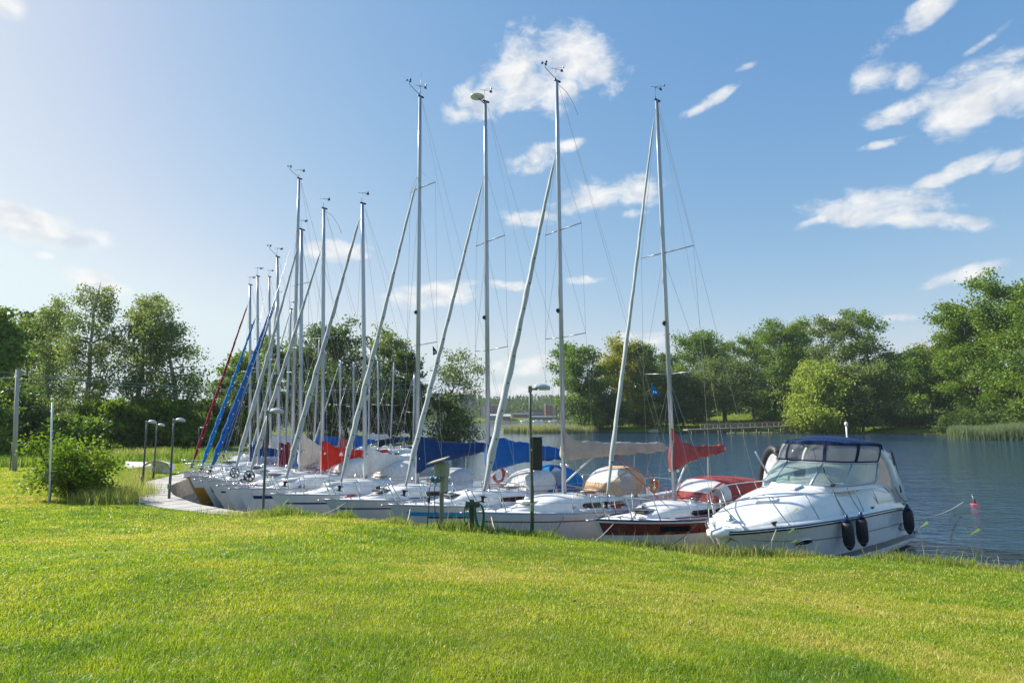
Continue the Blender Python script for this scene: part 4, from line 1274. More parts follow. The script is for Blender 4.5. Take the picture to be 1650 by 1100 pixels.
# roof cloth
rows = []
for a in AA:
    p = roof(a); rr = []
    for k in range(11):
        u = k / 10
        q_ = Vector((7.55, p.y * (1.0 if abs(a) > .98 else 1.0), 3.17))
        v = p.lerp(Vector((7.6, p.y, 3.20 - .05 * abs(a) ** 4)), u)
        v.z += .19 * (1 - (p.y / 1.16) ** 2) * math.sin(math.pi * min(1, .08 + u * .75)) + .015 * math.sin(u * 14 + a * 3)
        rr.append(v)
    rows.append(rr)
mb = MB().rings(rows, False)
fr = rows[0]
mb.rings([[r[0] + Vector((0, 0, .0)) for r in rows], [r[0] + Vector((-.03, math.copysign(.01, r[0].y), -.09)) for r in rows]], False)
last = [r[-1] for r in rows]
mb.rings([last, [v + Vector((.28, 0, -.08 - .25 * abs(v.y) / 1.14)) for v in last]], False)
mb.build('canopy_roof', M['c_roof'], cr)
# arch
def arch(dx):
    pts = []
    for i in range(25):
        a = -math.pi / 2 + math.pi * i / 24
        s_ = math.sin(a); c_ = math.cos(a)
        y = 1.42 * math.copysign(abs(s_) ** .55, s_)
        z = 1.45 + 1.80 * c_ ** .42 if c_ > 1e-6 else 1.45
        pts.append(Vector((8.15 - .45 * (z - 1.45) / 1.72 + dx, y * (1 - .12 * (z - 1.45) / 1.72), z)))
    return pts
a0 = arch(0)
rows = []
for i, p in enumerate(a0):
    tn = (a0[min(i + 1, 24)] - a0[max(i - 1, 0)]).normalized(); nn = tn.cross(Vector((1, 0, 0))).normalized()
    w = .28 + .28 * max(0, (2.3 - p.z)) ** 1.3
    rows.append([p + Vector((-w, 0, 0)) + nn * .05, p + Vector((w * .6, 0, 0)) + nn * .05, p + Vector((w * .6, 0, 0)) - nn * .05, p + Vector((-w, 0, 0)) - nn * .05])
MB().rings(rows, True, True, True).build('radar_arch', M['gel'], cr)
# aft side curtain with navy trim
for sg in (-1, 1):
    T0 = Vector((7.95, sg * 1.24, 3.0)); T1 = Vector((8.55, sg * 1.34, 1.62)); B0 = Vector((8.05, sg * 1.42, 1.72))
    E = Vector((8.28, sg * 1.2, 2.9)); F_ = Vector((8.88, sg * 1.26, 1.55))
    MB().rings([[T0, T0.lerp(B0, .5), B0], [E, E.lerp(F_, .5), F_]], False, smooth=False).build('aft_curtain', M['vinylw'], cr)
    mb = MB()
    mb.rings([[B0 + Vector((-.1, sg * .02, .06)), B0 + Vector((-.1, sg * .03, -.12))], [F_ + Vector((.08, sg * .02, .03)), F_ + Vector((.08, sg * .04, -.16))]], False)
    mb.rings([[T0 + Vector((-.03, sg * .02, 0)), T0 + Vector((.06, sg * .02, 0))], [B0 + Vector((-.06, sg * .03, 0)), B0 + Vector((.05, sg * .03, 0))]], False)
    mb.tube([E, F_], .02, 5)
    mb.build('curtain_trim', M['c_navy'], cr)
MB().rings([[Vector((8.28, -1.2, 2.9)), Vector((8.3, 0, 3.0)), Vector((8.28, 1.2, 2.9))], [Vector((8.88, -1.26, 1.55)), Vector((8.9, 0, 1.55)), Vector((8.88, 1.26, 1.55))]], False).build('aft_curtain', M['vinylw'], cr)
# bow rail
mb = MB()
def rl(x, sg, dz): return Vector((x, sg * (rail_y(max(0, x)) * .93), rail_z(max(0, x)) + .09 + dz))
for sg in (-1, 1):
    top = [Vector((-.15, sg * .12, 2.0)), Vector((.15, sg * .36, 2.06))] + [rl(x, sg, .68 - .012 * x) for x in (.6, 1.2, 2, 3, 4, 5, 6.0, 6.6)] + [rl(7.1, sg, .42)]
    mb.tube(top, .017, 6)
    if sg > 0: mb.tube([Vector((-.15, -.12, 2.0)), Vector((-.22, 0, 2.0)), Vector((-.15, .12, 2.0))], .017, 6)
mb.build('bow_rail', M['steel'], cr)
for sg in (-1, 1):
    for x in (.25, 1.35, 2.5, 3.7, 4.9, 6.1):
        tx = x - .42
        tp = rl(tx, sg, .68 - .012 * tx) if tx > .4 else Vector((tx, sg * max(.14, rail_y(max(0, tx + .1)) * .85), 2.03))
        bs = rl(x + .1, sg, 0)
        MB().tube([tp, bs], .014, 6).lathe([(.035, -.01), (.03, .02)], bs, 8).build('rail_stanchion', M['steel'], cr)
# light mast and flag socket on the roof
mb = MB().tube([(7.75, -.1, 3.16), (7.75, -.1, 3.75)], .028, 8).lathe([(.05, 0), (.05, .1), (.02, .12)], (7.75, -.1, 3.73), 10)
mb.build('all_round_light', M['white'], cr)
# fenders hanging on the near side
cr.scale = (1.02, 1, 1)
MC = Matrix.Translation((CB['bow'][0], CB['bow'][1], 0)) @ Matrix.Rotation(CB['phi'], 4, 'Z') @ Matrix.Diagonal((1.02, 1, 1, 1))
for k, (x, tilt, lab) in enumerate(((3.35, -7, 'black fender on the cruiser side, forward one of the close pair'), (4.1, -5, 'black fender on the cruiser side, aft one of the close pair'), (7.75, -4, 'black fender hanging alone by the cruiser stern'))):
    y, z = hull_pt(x, .45)
    p = MC @ Vector((x, -(rail_y(x) + .17), 1.10 if k < 2 else .96))
    f_scale = 1.0
    f = thing('boat_fender', lab, 'fender', p, CB['phi'], 'black fenders on the cruiser')
    f.scale = (f_scale,) * 3
    Mt = Matrix.Rotation(R(tilt), 3, 'Y')
    MB().lathe([(.02, -.42), (.05, -.40), (.115, -.30), (.14, -.22), (.145, 0), (.14, .2), (.115, .28)], (0, 0, 0), 18, Mt).build('fender_body', M['blackrub'], f)
    MB().lathe([(.105, .285), (.05, .40), (.035, .46), (.02, .47)], (0, 0, 0), 14, Mt).build('fender_cap', M['dkblue'], f)
    MB().lathe([(.12, -.305), (.125, -.295)], (0, 0, 0), 18, Mt).build('fender_ring', M['greyband'], f)
    q_ = MC.inverted() @ p
    MB().tube([Mt @ Vector((0, 0, .46)), Vector((-.1, .2, rail_z(x) - .5)), Vector((-.12, .26, rail_z(x) - .3))], .008, 5).build('fender_line', M['darkrope'], f)
# ------------------------------------------------------------------ trees
LG = {
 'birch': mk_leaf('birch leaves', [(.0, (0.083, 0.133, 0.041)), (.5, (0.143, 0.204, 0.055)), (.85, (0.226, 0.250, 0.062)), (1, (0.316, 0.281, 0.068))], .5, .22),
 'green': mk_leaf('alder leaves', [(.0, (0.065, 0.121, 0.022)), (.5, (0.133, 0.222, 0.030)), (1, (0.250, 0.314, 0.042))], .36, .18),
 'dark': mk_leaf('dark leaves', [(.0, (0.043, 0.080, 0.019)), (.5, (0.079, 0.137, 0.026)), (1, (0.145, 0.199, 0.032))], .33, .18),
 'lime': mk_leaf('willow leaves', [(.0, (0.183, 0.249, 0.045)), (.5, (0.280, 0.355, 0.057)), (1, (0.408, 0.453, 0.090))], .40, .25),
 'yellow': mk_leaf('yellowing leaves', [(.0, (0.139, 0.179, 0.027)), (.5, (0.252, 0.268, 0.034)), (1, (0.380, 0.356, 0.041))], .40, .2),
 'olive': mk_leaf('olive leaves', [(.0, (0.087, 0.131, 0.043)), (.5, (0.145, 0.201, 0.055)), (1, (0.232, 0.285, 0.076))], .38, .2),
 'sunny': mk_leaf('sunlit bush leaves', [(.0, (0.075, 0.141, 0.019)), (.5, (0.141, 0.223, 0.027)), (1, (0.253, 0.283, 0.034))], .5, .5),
 'rust': mk_leaf('rusty dry weeds', [(.0, (.10, .055, .03)), (.5, (.17, .10, .06)), (1, (.22, .15, .09))], .4, .8),
}
BK = {
 'bark': mk('grey bark', (.075, .062, .05), .9, var=.35, vsc=6, bump=.7, bsc=18, stretch=(4, 4, 1)),
 'birch': mk('birch bark', (.30, .28, .25), .85, var=.5, vsc=5, bump=.4, bsc=12, stretch=(1, 1, 3)),
}

def leaf_cards(pts, dirs, size, rng, droop=0.0, aspect=1.7):
    """small pointed leaf sprays: one four-cornered blade each, turned at random"""
    n = len(pts)
    d = rng.normal(size=(n, 3)); d += dirs * .8
    d[:, 2] -= droop
    d /= np.linalg.norm(d, axis=1)[:, None] + 1e-9
    r = rng.normal(size=(n, 3))
    a = np.cross(d, r); a /= np.linalg.norm(a, axis=1)[:, None] + 1e-9
    s = size * rng.uniform(.6, 1.35, n)[:, None]
    b = np.cross(a, d)
    v0 = pts - d * s * .5; v2 = pts + d * s * .5
    mid = pts + b * s * .10
    v1 = mid + a * s * (.5 / aspect); v3 = mid - a * s * (.5 / aspect)
    V = np.stack([v0, v1, v2, v3], 1).reshape(-1, 3)
    L = np.arange(4 * n, dtype=np.int32)
    return V, np.full(n, 4), L

def grow(seed, H, R0, shape, n_limb, base=.22, droop=0., twig=6, lean=0., spread=1., multi=1, wob=.12):
    """trunk, limbs and twigs as polylines with radii; shape(u) = crown radius share at height share u"""
    rg = random.Random(seed)
    segs, tips = [], []
    def line(p0, d, L, r0, r1, up, k=5, wobble=.15):
        pts = [Vector(p0)]; d = Vector(d).normalized()
        for i in range(k):
            d = (d + Vector((rg.gauss(0, wobble), rg.gauss(0, wobble), rg.gauss(0, wobble * .6) + up))).normalized()
            pts.append(pts[-1] + d * (L / k))
        segs.append((pts, [r0 + (r1 - r0) * i / k for i in range(k + 1)]))
        return pts, d
    for mstem in range(multi):
        a0 = rg.uniform(0, 6.28)
        off = Vector((math.cos(a0), math.sin(a0), 0)) * (R0 * .18 if multi > 1 else 0)
        hh = H * (.9 if mstem == 0 else rg.uniform(.6, .85))
        rad = H * .016 + .05
        tp, _ = line(off, Vector((lean, lean * .2, 1)) + off * .12, hh, rad, .02, .02 if not lean else .05, 9, wob * .45)
        nl = max(3, int(n_limb / multi))
        for i in range(nl):
            u = base + (1 - base) * ((i + rg.random()) / nl) * .97
            kf = u * 9 * .999; j = min(8, int(kf)); p = tp[j].lerp(tp[j + 1], kf - j)
            R_ = R0 * shape((u * hh) / H) * rg.uniform(.75, 1.12) / (1 if multi == 1 else 1.25)
            an = i * 2.4 + rg.uniform(-.5, .5)
            el = (.25 + .55 * u) * spread + rg.uniform(-.15, .2)
            d = Vector((math.cos(an), math.sin(an), math.tan(min(1.2, max(-.3, el * .8)))))
            r_ = max(.02, rad * (1 - u) * .55 + .015)
            lp, ld = line(p, d, R_, r_, .012, -.10 * droop, 5, wob)
            for t_ in range(twig):
                kf = rg.uniform(1.0, 4.99); j = int(kf); q = lp[j].lerp(lp[j + 1], kf - j)
                an2 = rg.uniform(0, 6.28)
                d2 = (ld + Vector((math.cos(an2), math.sin(an2), rg.uniform(-.3, .5) - droop * .6)) * .9)
                tl = R_ * rg.uniform(.22, .45) + .3
                wp, _ = line(q, d2, tl, .018, .006, -.25 * droop, 3, wob)
                tips.append((wp, tl))
            tips.append((lp[2:], R_ * .3))
        tips.append((tp[6:], R0 * .3))
    return segs, tips

def tree(name, label, cat, x, y, H, R0, leaf, bark='bark', seed=1, n_leaf=9000, lsize=.3, shape=None, n_limb=22, base=.22, droop=0., twig=6, sig=.09, hang=0., lean=0., spread=1.,
         multi=1, group=None, z=None, wob=.12, gap=.0, flat=1.0):
    if shape is None: shape = lambda u: math.sin(math.pi * min(1, max(0, (u - .08) / .95)) ** .75) ** .7 + .12
    z = float(land_z(np.array([x]), np.array([y]))[0]) - .05 if z is None else z
    root = thing(name, label, cat, (x, y, z), 0, group)
    segs, tips = grow(seed, H, R0, shape, n_limb, base, droop, twig, lean, spread, multi, wob)
    mb = MB()
    for pts, rs in segs:
        if rs[0] > .03 or len(pts) > 4: mb.tube(pts, rs, 6 if rs[0] > .1 else 4, False)
    mb.build('trunk', BK[bark], root)
    rng = np.random.default_rng(seed)
    w = np.array([max(.15, tl) for _, tl in tips]); w = w / w.sum()
    cnt = rng.multinomial(n_leaf, w)
    P_, D_ = [], []
    for (wp, tl), c in zip(tips, cnt):
        if c == 0 or rng.random() < gap: continue
        arr = np.array([tuple(v) for v in wp]); k = len(arr) - 1
        f = rng.uniform(0, k, c) ** 1.0; j = np.minimum(f.astype(int), k - 1)
        base_p = arr[j] + (arr[j + 1] - arr[j]) * (f - j)[:, None]
        s = sig * R0 * .9 + tl * .16
        off = rng.normal(size=(c, 3)) * s; off[:, 2] *= .62 * flat
        if hang: 
            h_ = rng.exponential(hang, c); off[:, 2] -= h_
        P_.append(base_p + off); D_.append(np.repeat((arr[-1] - arr[0])[None] / (np.linalg.norm(arr[-1] - arr[0]) + 1e-6), c, 0))
    P_ = np.concatenate(P_); D_ = np.concatenate(D_)
    keep = P_[:, 2] > .05
    V_, S_, L_ = leaf_cards(P_[keep], D_[keep], lsize, rng, droop)
    big_mesh('crown', V_, S_, L_, LG[leaf], root)
    return root

SH_round = lambda u: max(.1, math.sin(math.pi * min(1, max(0, (u + .12) / 1.14))) ** .6)
SH_tall = lambda u: max(.12, math.sin(math.pi * min(1, max(0, (u + .05) / 1.08)) ** .8) ** .8)
SH_oval = lambda u: max(.1, (1 - abs(2 * min(1, max(0, u)) - .95) ** 2.2)) ** .6
SH_bush = lambda u: max(.15, (1 - u ** 2.2)) ** .5

def px_tree(name, label, cat, px, Y, top_py, wpx, leaf, seed, **k):
    zg = float(land_z(np.array([ground_x(px, Y, 1)]), np.array([Y]))[0])
    X = ground_x(px, Y, zg + 8)
    zg = float(land_z(np.array([X]), np.array([float(Y)]))[0]); zg = max(zg, .1)
    zt = at(px, top_py, Y).z
    H_ = zt - zg
    R_ = wpx / 2 / FPX * Y
    zg = k.pop('z', zg - .1)
    return tree(name, label, cat, X, Y, H_ / k.pop('topk', .97), R_, leaf, seed=seed, z=zg, **k)

# left side: birches against the light, with bushes and dark trees round their feet
GB = 'birches on the left bank'
px_tree('birch_tree', 'tallest birch with drooping twigs, over the leafy bush on the left lawn', 'birch', 140, 66, 440, 96, 'birch', 31, bark='birch', n_leaf=13500, lsize=.26, shape=SH_tall, topk=.90, n_limb=30, droop=.85, hang=.55, twig=9, sig=.07, base=.14, spread=1.05, gap=.1, group=GB)
px_tree('birch_tree', 'leftmost birch, lower and partly merged with the dark trees', 'birch', 80, 72, 474, 92, 'birch', 32, bark='birch', n_leaf=13000, lsize=.27, shape=SH_tall, topk=.90, n_limb=28, droop=.85, hang=.55, twig=8, sig=.07, base=.14, spread=1.05, gap=.1, group=GB)
px_tree('birch_tree', 'birch with an upright trunk standing above the three grouped lamps', 'birch', 226, 66, 458, 86, 'birch', 33, bark='birch', n_leaf=12500, lsize=.26, shape=SH_tall, topk=.90, n_limb=30, droop=.85, hang=.55, twig=9, sig=.07, base=.13, spread=1.05, gap=.12, group=GB)
px_tree('birch_tree', 'birch with the broadest open crown, nearest the dark red furled sail', 'birch', 300, 67, 475, 118, 'birch', 34, bark='birch', n_leaf=16000, lsize=.26, shape=SH_tall, topk=.90, n_limb=30, droop=.8, hang=.5, twig=9, sig=.075, base=.14, spread=1.0, gap=.06, group=GB)
GD = 'trees on the left bank'
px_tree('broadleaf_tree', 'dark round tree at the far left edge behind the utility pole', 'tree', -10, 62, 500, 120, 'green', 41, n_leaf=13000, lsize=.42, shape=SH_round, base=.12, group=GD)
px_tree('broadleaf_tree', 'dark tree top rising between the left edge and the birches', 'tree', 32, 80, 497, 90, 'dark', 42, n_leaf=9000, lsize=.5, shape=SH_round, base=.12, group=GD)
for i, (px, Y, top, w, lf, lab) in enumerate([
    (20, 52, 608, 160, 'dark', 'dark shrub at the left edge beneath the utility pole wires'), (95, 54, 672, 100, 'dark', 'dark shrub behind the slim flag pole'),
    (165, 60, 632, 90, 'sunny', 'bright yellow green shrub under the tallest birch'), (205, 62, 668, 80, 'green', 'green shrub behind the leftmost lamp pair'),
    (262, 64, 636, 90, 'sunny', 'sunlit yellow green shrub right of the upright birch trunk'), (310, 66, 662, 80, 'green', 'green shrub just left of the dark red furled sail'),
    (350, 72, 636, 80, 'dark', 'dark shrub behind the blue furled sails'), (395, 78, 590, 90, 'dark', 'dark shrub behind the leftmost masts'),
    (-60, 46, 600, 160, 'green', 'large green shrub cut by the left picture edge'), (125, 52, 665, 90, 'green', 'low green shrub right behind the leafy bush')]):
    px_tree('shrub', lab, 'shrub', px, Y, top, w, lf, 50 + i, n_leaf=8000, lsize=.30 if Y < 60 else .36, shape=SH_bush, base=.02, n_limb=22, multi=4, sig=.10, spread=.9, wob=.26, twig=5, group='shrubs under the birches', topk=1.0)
# wood behind the boats and the leaning willow over the water
GM = 'trees on the point behind the boats'
for i, (px, Y, top, w, lf, lab, n_) in enumerate([
    (425, 92, 545, 80, 'green', 'green tree on the point behind the cream cover', 9000), (480, 98, 552, 80, 'green', 'green tree rising behind the tallest far mast', 9000),
    (560, 100, 523, 120, 'dark', 'large tree with a domed top between the white and scarlet covers', 14000), (628, 102, 530, 100, 'olive', 'olive tree with yellowing top left of the navy cover', 11000),
    (520, 90, 610, 130, 'dark', 'dark low tree in the wood behind the scarlet cover', 9000), (610, 92, 620, 110, 'dark', 'dark low tree reaching down to the water behind the white cover', 9000),
    (380, 86, 575, 90, 'green', 'green tree at the left end of the wood, behind the blue furled sails', 8000), (665, 95, 560, 60, 'dark', 'dark tree hugging the mast with the navy cover', 7000)]):
    px_tree('broadleaf_tree', lab, 'tree', px, Y, top, w, lf, 70 + i, n_leaf=n_, lsize=.44, shape=SH_round, base=.06, n_limb=26, group=GM)
px_tree('willow_tree', 'leaning tree with open crooked boughs over the bright water', 'tree', 712, 93, 560, 105, 'olive', 81, n_leaf=6000, lsize=.34, shape=SH_round, base=.35, n_limb=16, twig=7, lean=.3, wob=.28, gap=.3, sig=.08, z=.3)
px_tree('willow_tree', 'low spreading branches of a tree dipping towards the water', 'tree', 725, 92, 640, 95, 'dark', 82, n_leaf=6500, lsize=.34, shape=SH_bush, base=.1, n_limb=18, twig=7, wob=.24, droop=.5, hang=.5, z=.2, gap=.1)

# right bank, from the point with the yellowing tree to the big trees at the edge
GR = 'trees on the right bank'
rb = [
 (945, 168, 560, 84, 'green', 'round dark green tree at the tip of the right bank', 12000, SH_round, {}),
 (1012, 176, 553, 86, 'yellow', 'yellowing tree between the two tall masts', 12000, SH_oval, {}),
 (1042, 182, 556, 70, 'green', 'green tree right behind the yellowing one', 9000, SH_round, {}),
 (985, 168, 640, 60, 'olive', 'small olive bushy tree at the waterside below the yellowing tree', 5000, SH_bush, dict(base=.03)),
 (1115, 190, 543, 90, 'green', 'tree with a tall ragged top left of the pier', 11000, SH_round, {}),
 (1168, 200, 546, 80, 'green', 'tree behind the flat spreading one above the pier', 9000, SH_round, {}),
 (1165, 178, 588, 110, 'olive', 'flat spreading olive tree above the pier', 9000, SH_oval, dict(base=.3, spread=.5)),
 (1100, 178, 610, 80, 'dark', 'dark low tree behind the pier head', 7000, SH_bush, dict(base=.05)),
 (1245, 195, 519, 92, 'green', 'tall rounded tree behind the bright willow', 12000, SH_round, {}),
 (1298, 200, 520, 56, 'green', 'slim tree top rising just right of the tall rounded one', 7000, SH_oval, {}),
 (1322, 158, 582, 96, 'lime', 'bright lime green willow hanging over the water by the pier end', 14000, SH_bush, dict(base=.03, droop=.5, hang=.6)),
 (1350, 176, 512, 90, 'olive', 'tall brownish green tree rising from behind the bright willow', 11000, SH_round, {}),
 (1412, 180, 496, 74, 'green', 'tallest open pine like tree above the cruiser', 8000, SH_oval, dict(gap=.25, base=.3)),
 (1388, 158, 590, 90, 'olive', 'wide olive tree leaning out above the cruiser canopy', 10000, SH_oval, dict(base=.1, spread=.6)),
 (1455, 170, 572, 96, 'green', 'low rounded tree between the cruiser and the sunlit lawn', 9000, SH_round, dict(base=.28)),
 (1500, 190, 560, 70, 'yellow', 'small yellowing tree at the sunlit lawn', 6000, SH_oval, dict(base=.25)),
 (1578, 140, 492, 92, 'green', 'large tree left of the pair at the right edge', 15000, SH_round, dict(base=.16)),
 (1638, 128, 446, 112, 'green', 'tallest tree at the right edge above the reeds', 17000, SH_round, dict(base=.14)),
 (1690, 118, 455, 120, 'green', 'large tree cut by the right edge of the picture', 13000, SH_round, dict(base=.14)),
 (1212, 205, 545, 70, 'green', 'tree filling the dip left of the tall rounded one', 8000, SH_round, {}),
 (1074, 200, 572, 70, 'dark', 'dark tree closing the gap right of the yellowing tree', 7000, SH_round, {}),
 (1492, 205, 578, 80, 'dark', 'dark tree behind the small yellowing one at the sunlit lawn', 7000, SH_round, {}),
 (1535, 165, 540, 70, 'green', 'tree on the left flank of the large trees at the right edge', 9000, SH_round, {}),
 (1282, 210, 548, 70, 'dark', 'dark tree behind the crown of the bright willow', 7000, SH_round, {}),
 (1745, 112, 440, 150, 'dark', 'large dark tree just outside the right edge', 8000, SH_round, {}),
]
for i, (px, Y, top, w, lf, lab, n_, shp, kw) in enumerate(rb):
    kk = dict(base=.12, n_limb=28, sig=.10); kk.update(kw)
    px_tree('broadleaf_tree', lab, 'tree', px, Y, top, w, lf, 100 + i, n_leaf=int(n_ * 1.5), lsize=.64 if Y > 150 else .54, topk=.93, shape=shp, group=GR, **kk)
for i, (px, Y, top, w, lf, lab) in enumerate([
    (955, 166, 672, 60, 'green', 'bright low bush at the tip of the right bank'), (1040, 170, 672, 70, 'dark', 'dark waterside bush below the yellowing tree'),
    (1430, 162, 672, 80, 'dark', 'dark waterside bush behind the cruiser canopy'), (1490, 155, 676, 70, 'dark', 'dark waterside bush left of the reed bed'),
    (1345, 160, 668, 60, 'lime', 'small lime bush at the foot of the bright willow'), (1585, 128, 664, 90, 'dark', 'dark bush behind the reed bed'), (1660, 120, 664, 90, 'dark', 'dark bush behind the reeds at the right edge'),
    (1075, 180, 665, 60, 'dark', 'dark bush under the trees left of the pier'), (1240, 184, 668, 60, 'green', 'green bush behind the middle of the pier'), (1530, 138, 668, 60, 'dark', 'dark bush under the large tree left of the edge pair')]):
    px_tree('waterside_bush', lab, 'bush', px, Y, top, w, lf, 140 + i, n_leaf=3500, lsize=.5, shape=SH_bush, base=.02, n_limb=20, multi=3, sig=.14, group='bushes along the right shore', topk=1.0)

# leafy bush on the lawn
bush = px_tree('leafy_bush', 'sunlit leafy bush on the lawn beside the slim metal pole', 'bush', 141, 24, 704, 118, 'sunny', 161, n_leaf=13000, lsize=.115, shape=SH_bush, base=.02, n_limb=34, multi=6, sig=.10, spread=.9, wob=.25, twig=9, topk=1.0)

# distant forest on the far shore: one mass
rng = np.random.default_rng(5)
n_ = 2100
fx = rng.uniform(-330, 170, n_); fy = 548 + 330 * rng.random(n_) ** 1.4
fs = lake_sd(fx, fy); ok = (fs > 9) & ~((fx > -36) & (fx < 64) & (fy < 625))
fx, fy = fx[ok], fy[ok]; fz = land_z(fx, fy)
hh = rng.uniform(8, 15, len(fx)) * np.where(fs[ok] < 45, .6, 1); k = 46
u = rng.uniform(0, 1, (len(fx), k)); conif = (rng.random(len(fx)) < .6)[:, None]
rad = np.where(conif, (1 - u) * 2.6 + .2, np.sqrt(np.clip(1 - (2 * u - 1) ** 2, 0, 1)) * 3.6)
an = rng.uniform(0, 6.28, u.shape)
P_ = np.stack([fx[:, None] + rad * np.cos(an), fy[:, None] + rad * np.sin(an), fz[:, None] + hh[:, None] * (.08 + .92 * u)], -1).reshape(-1, 3)
V_, S_, L_ = leaf_cards(P_, np.zeros_like(P_), 2.3, rng, .2, 1.4)
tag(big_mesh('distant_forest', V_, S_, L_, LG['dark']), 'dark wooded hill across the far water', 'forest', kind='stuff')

# the wood behind the right bank, too far off to tell the trees apart
rng = np.random.default_rng(9)
n_ = 260
fx = rng.uniform(18, 230, n_); fy = 232 + rng.uniform(-10, 26, n_) - .38 * np.maximum(0, fx - 95)
fz = land_z(fx, fy); hh = rng.uniform(7, 13, n_); k = 80
u = rng.uniform(0, 1, (n_, k)); rad = np.sqrt(np.clip(1 - (2 * u - 1) ** 2, 0, 1)) * rng.uniform(2.5, 4.5, n_)[:, None] * np.sqrt(rng.random((n_, k)))
an = rng.uniform(0, 6.28, u.shape)
P_ = np.stack([fx[:, None] + rad * np.cos(an), fy[:, None] + rad * np.sin(an), fz[:, None] + hh[:, None] * u], -1).reshape(-1, 3)
V_, S_, L_ = leaf_cards(P_, np.zeros_like(P_), 1.15, rng, .2, 1.5)
tag(big_mesh('background_wood', V_, S_, L_, LG['dark']), 'dark wood closing the view behind the trees of the right bank', 'wood', kind='stuff')
# ------------------------------------------------------------------ grass
def zland(x, y): return float(land_z(np.array([float(x)]), np.array([float(y)]))[0])

def blades(x, y, z, h, w, lean, rng, tint, segs=2):
    n = len(x)
    an = rng.uniform(0, 6.283, n); fa = rng.uniform(0, 6.283, n)
    ca, sa = np.cos(an), np.sin(an)
    lx, ly = np.cos(fa) * lean * h, np.sin(fa) * lean * h
    b0 = np.stack([x - ca * w / 2, y - sa * w / 2, z], -1); b1 = np.stack([x + ca * w / 2, y + sa * w / 2, z], -1)
    m0 = np.stack([x - ca * w * .36 + lx * .35, y - sa * w * .36 + ly * .35, z + h * .6], -1)
    m1 = np.stack([x + ca * w * .36 + lx * .35, y + sa * w * .36 + ly * .35, z + h * .6], -1)
    tp = np.stack([x + lx, y + ly, z + h * (1 - .25 * lean)], -1)
    V = np.stack([b0, b1, m1, m0, tp], 1).reshape(-1, 3)
    o = np.arange(n, dtype=np.int64)[:, None] * 5
    L = np.concatenate([o + np.array([0, 1, 2, 3]), o + np.array([3, 2, 4])], 1).ravel()
    S = np.tile([4, 3], n)
    return V, S, L, np.repeat(tint, 5)

M['lawn'] = mk_blade('lawn blades', [(.0, (.10, .215, .020)), (.35, (.24, .36, .027)), (.65, (.39, .44, .036)), (1, (.56, .49, .13))], .5, .6)
M['tall'] = mk_blade('bank grass blades', [(.0, (.08, .18, .025)), (.45, (.22, .30, .04)), (.75, (.38, .35, .12)), (1, (.52, .44, .26))], .5)
M['reed'] = mk_blade('reed blades', [(.0, (.11, .17, .08)), (.5, (.21, .27, .13)), (1, (.36, .35, .14))], .45)
rng = np.random.default_rng(21)
# sample by distance so that near grass is densest
def lawn_points(n, y0, y1, pw):
    uy = rng.uniform(0, 1, n)
    yy = y0 * (y1 / y0) ** (uy ** pw)
    hw = yy * .93 + 1.2
    xx = rng.uniform(-1, 1, n) * hw
    return xx, yy
xs, ys = [], []
for n, y0, y1, pw in ((390000, 2.9, 9.0, 1.0), (270000, 7.5, 22.0, .9), (20000, 16, 24, .9)):
    a, b_ = lawn_points(n, y0, y1, pw); xs.append(a); ys.append(b_)
b_ = rng.uniform(20, 47, 210000); a = -10.5 - (b_ * .92 - 8) * rng.random(210000); xs.append(a); ys.append(b_)
gx_ = np.concatenate(xs); gy_ = np.concatenate(ys)
s_ = lake_sd(gx_, gy_)
ok = (s_ > .12) & ~((gy_ > 22.0) & (s_ < 1.9)) & (gx_ > -46) & (gx_ < 22)
gx_, gy_, s_ = gx_[ok], gy_[ok], s_[ok]
gz_ = land_z(gx_, gy_, s_)
dist = np.hypot(gx_, gy_)
lush = vnoise(gx_, gy_, 3.1, 41) * .6 + vnoise(gx_, gy_, .9, 42) * .4           # darker thick tufts
lushm = sstep(.58, .86, lush + .25 * sstep(.2, 2.6, gx_) * sstep(7.0, 4.2, gy_)) * (.5 + .5 * sstep(.5, 4.0, gx_) * sstep(7.5, 4.5, gy_))
fine = vnoise(gx_, gy_, .34, 45) - .5
dry = sstep(.45, .8, vnoise(gx_, gy_, 4.3, 43) * .65 + vnoise(gx_, gy_, 1.1, 44) * .35)
tint = .40 + .40 * dry - .42 * lushm + .46 * fine + rng.normal(0, .15, len(gx_))
tint = np.where(rng.random(len(gx_)) < .03, .98, tint)
hgt = (.020 + .026 * rng.random(len(gx_))) * (1 + 1.5 * lushm) * (1 + .9 * (vnoise(gx_, gy_, .26, 46) - .4)) * (1 + .25 * sstep(8, 20, dist))
wid = np.maximum(.0036, .00078 * dist) * rng.uniform(.7, 1.3, len(gx_))
V_, S_, L_, T_ = blades(gx_, gy_, gz_ - .006, hgt, wid, rng.uniform(.25, 1.1, len(gx_)), rng, np.clip(tint, 0, 1))
tag(big_mesh('lawn_grass', V_, S_, L_, M['lawn'], tint=T_), 'mown sunlit grass on the sloping bank', 'grass', kind='stuff')

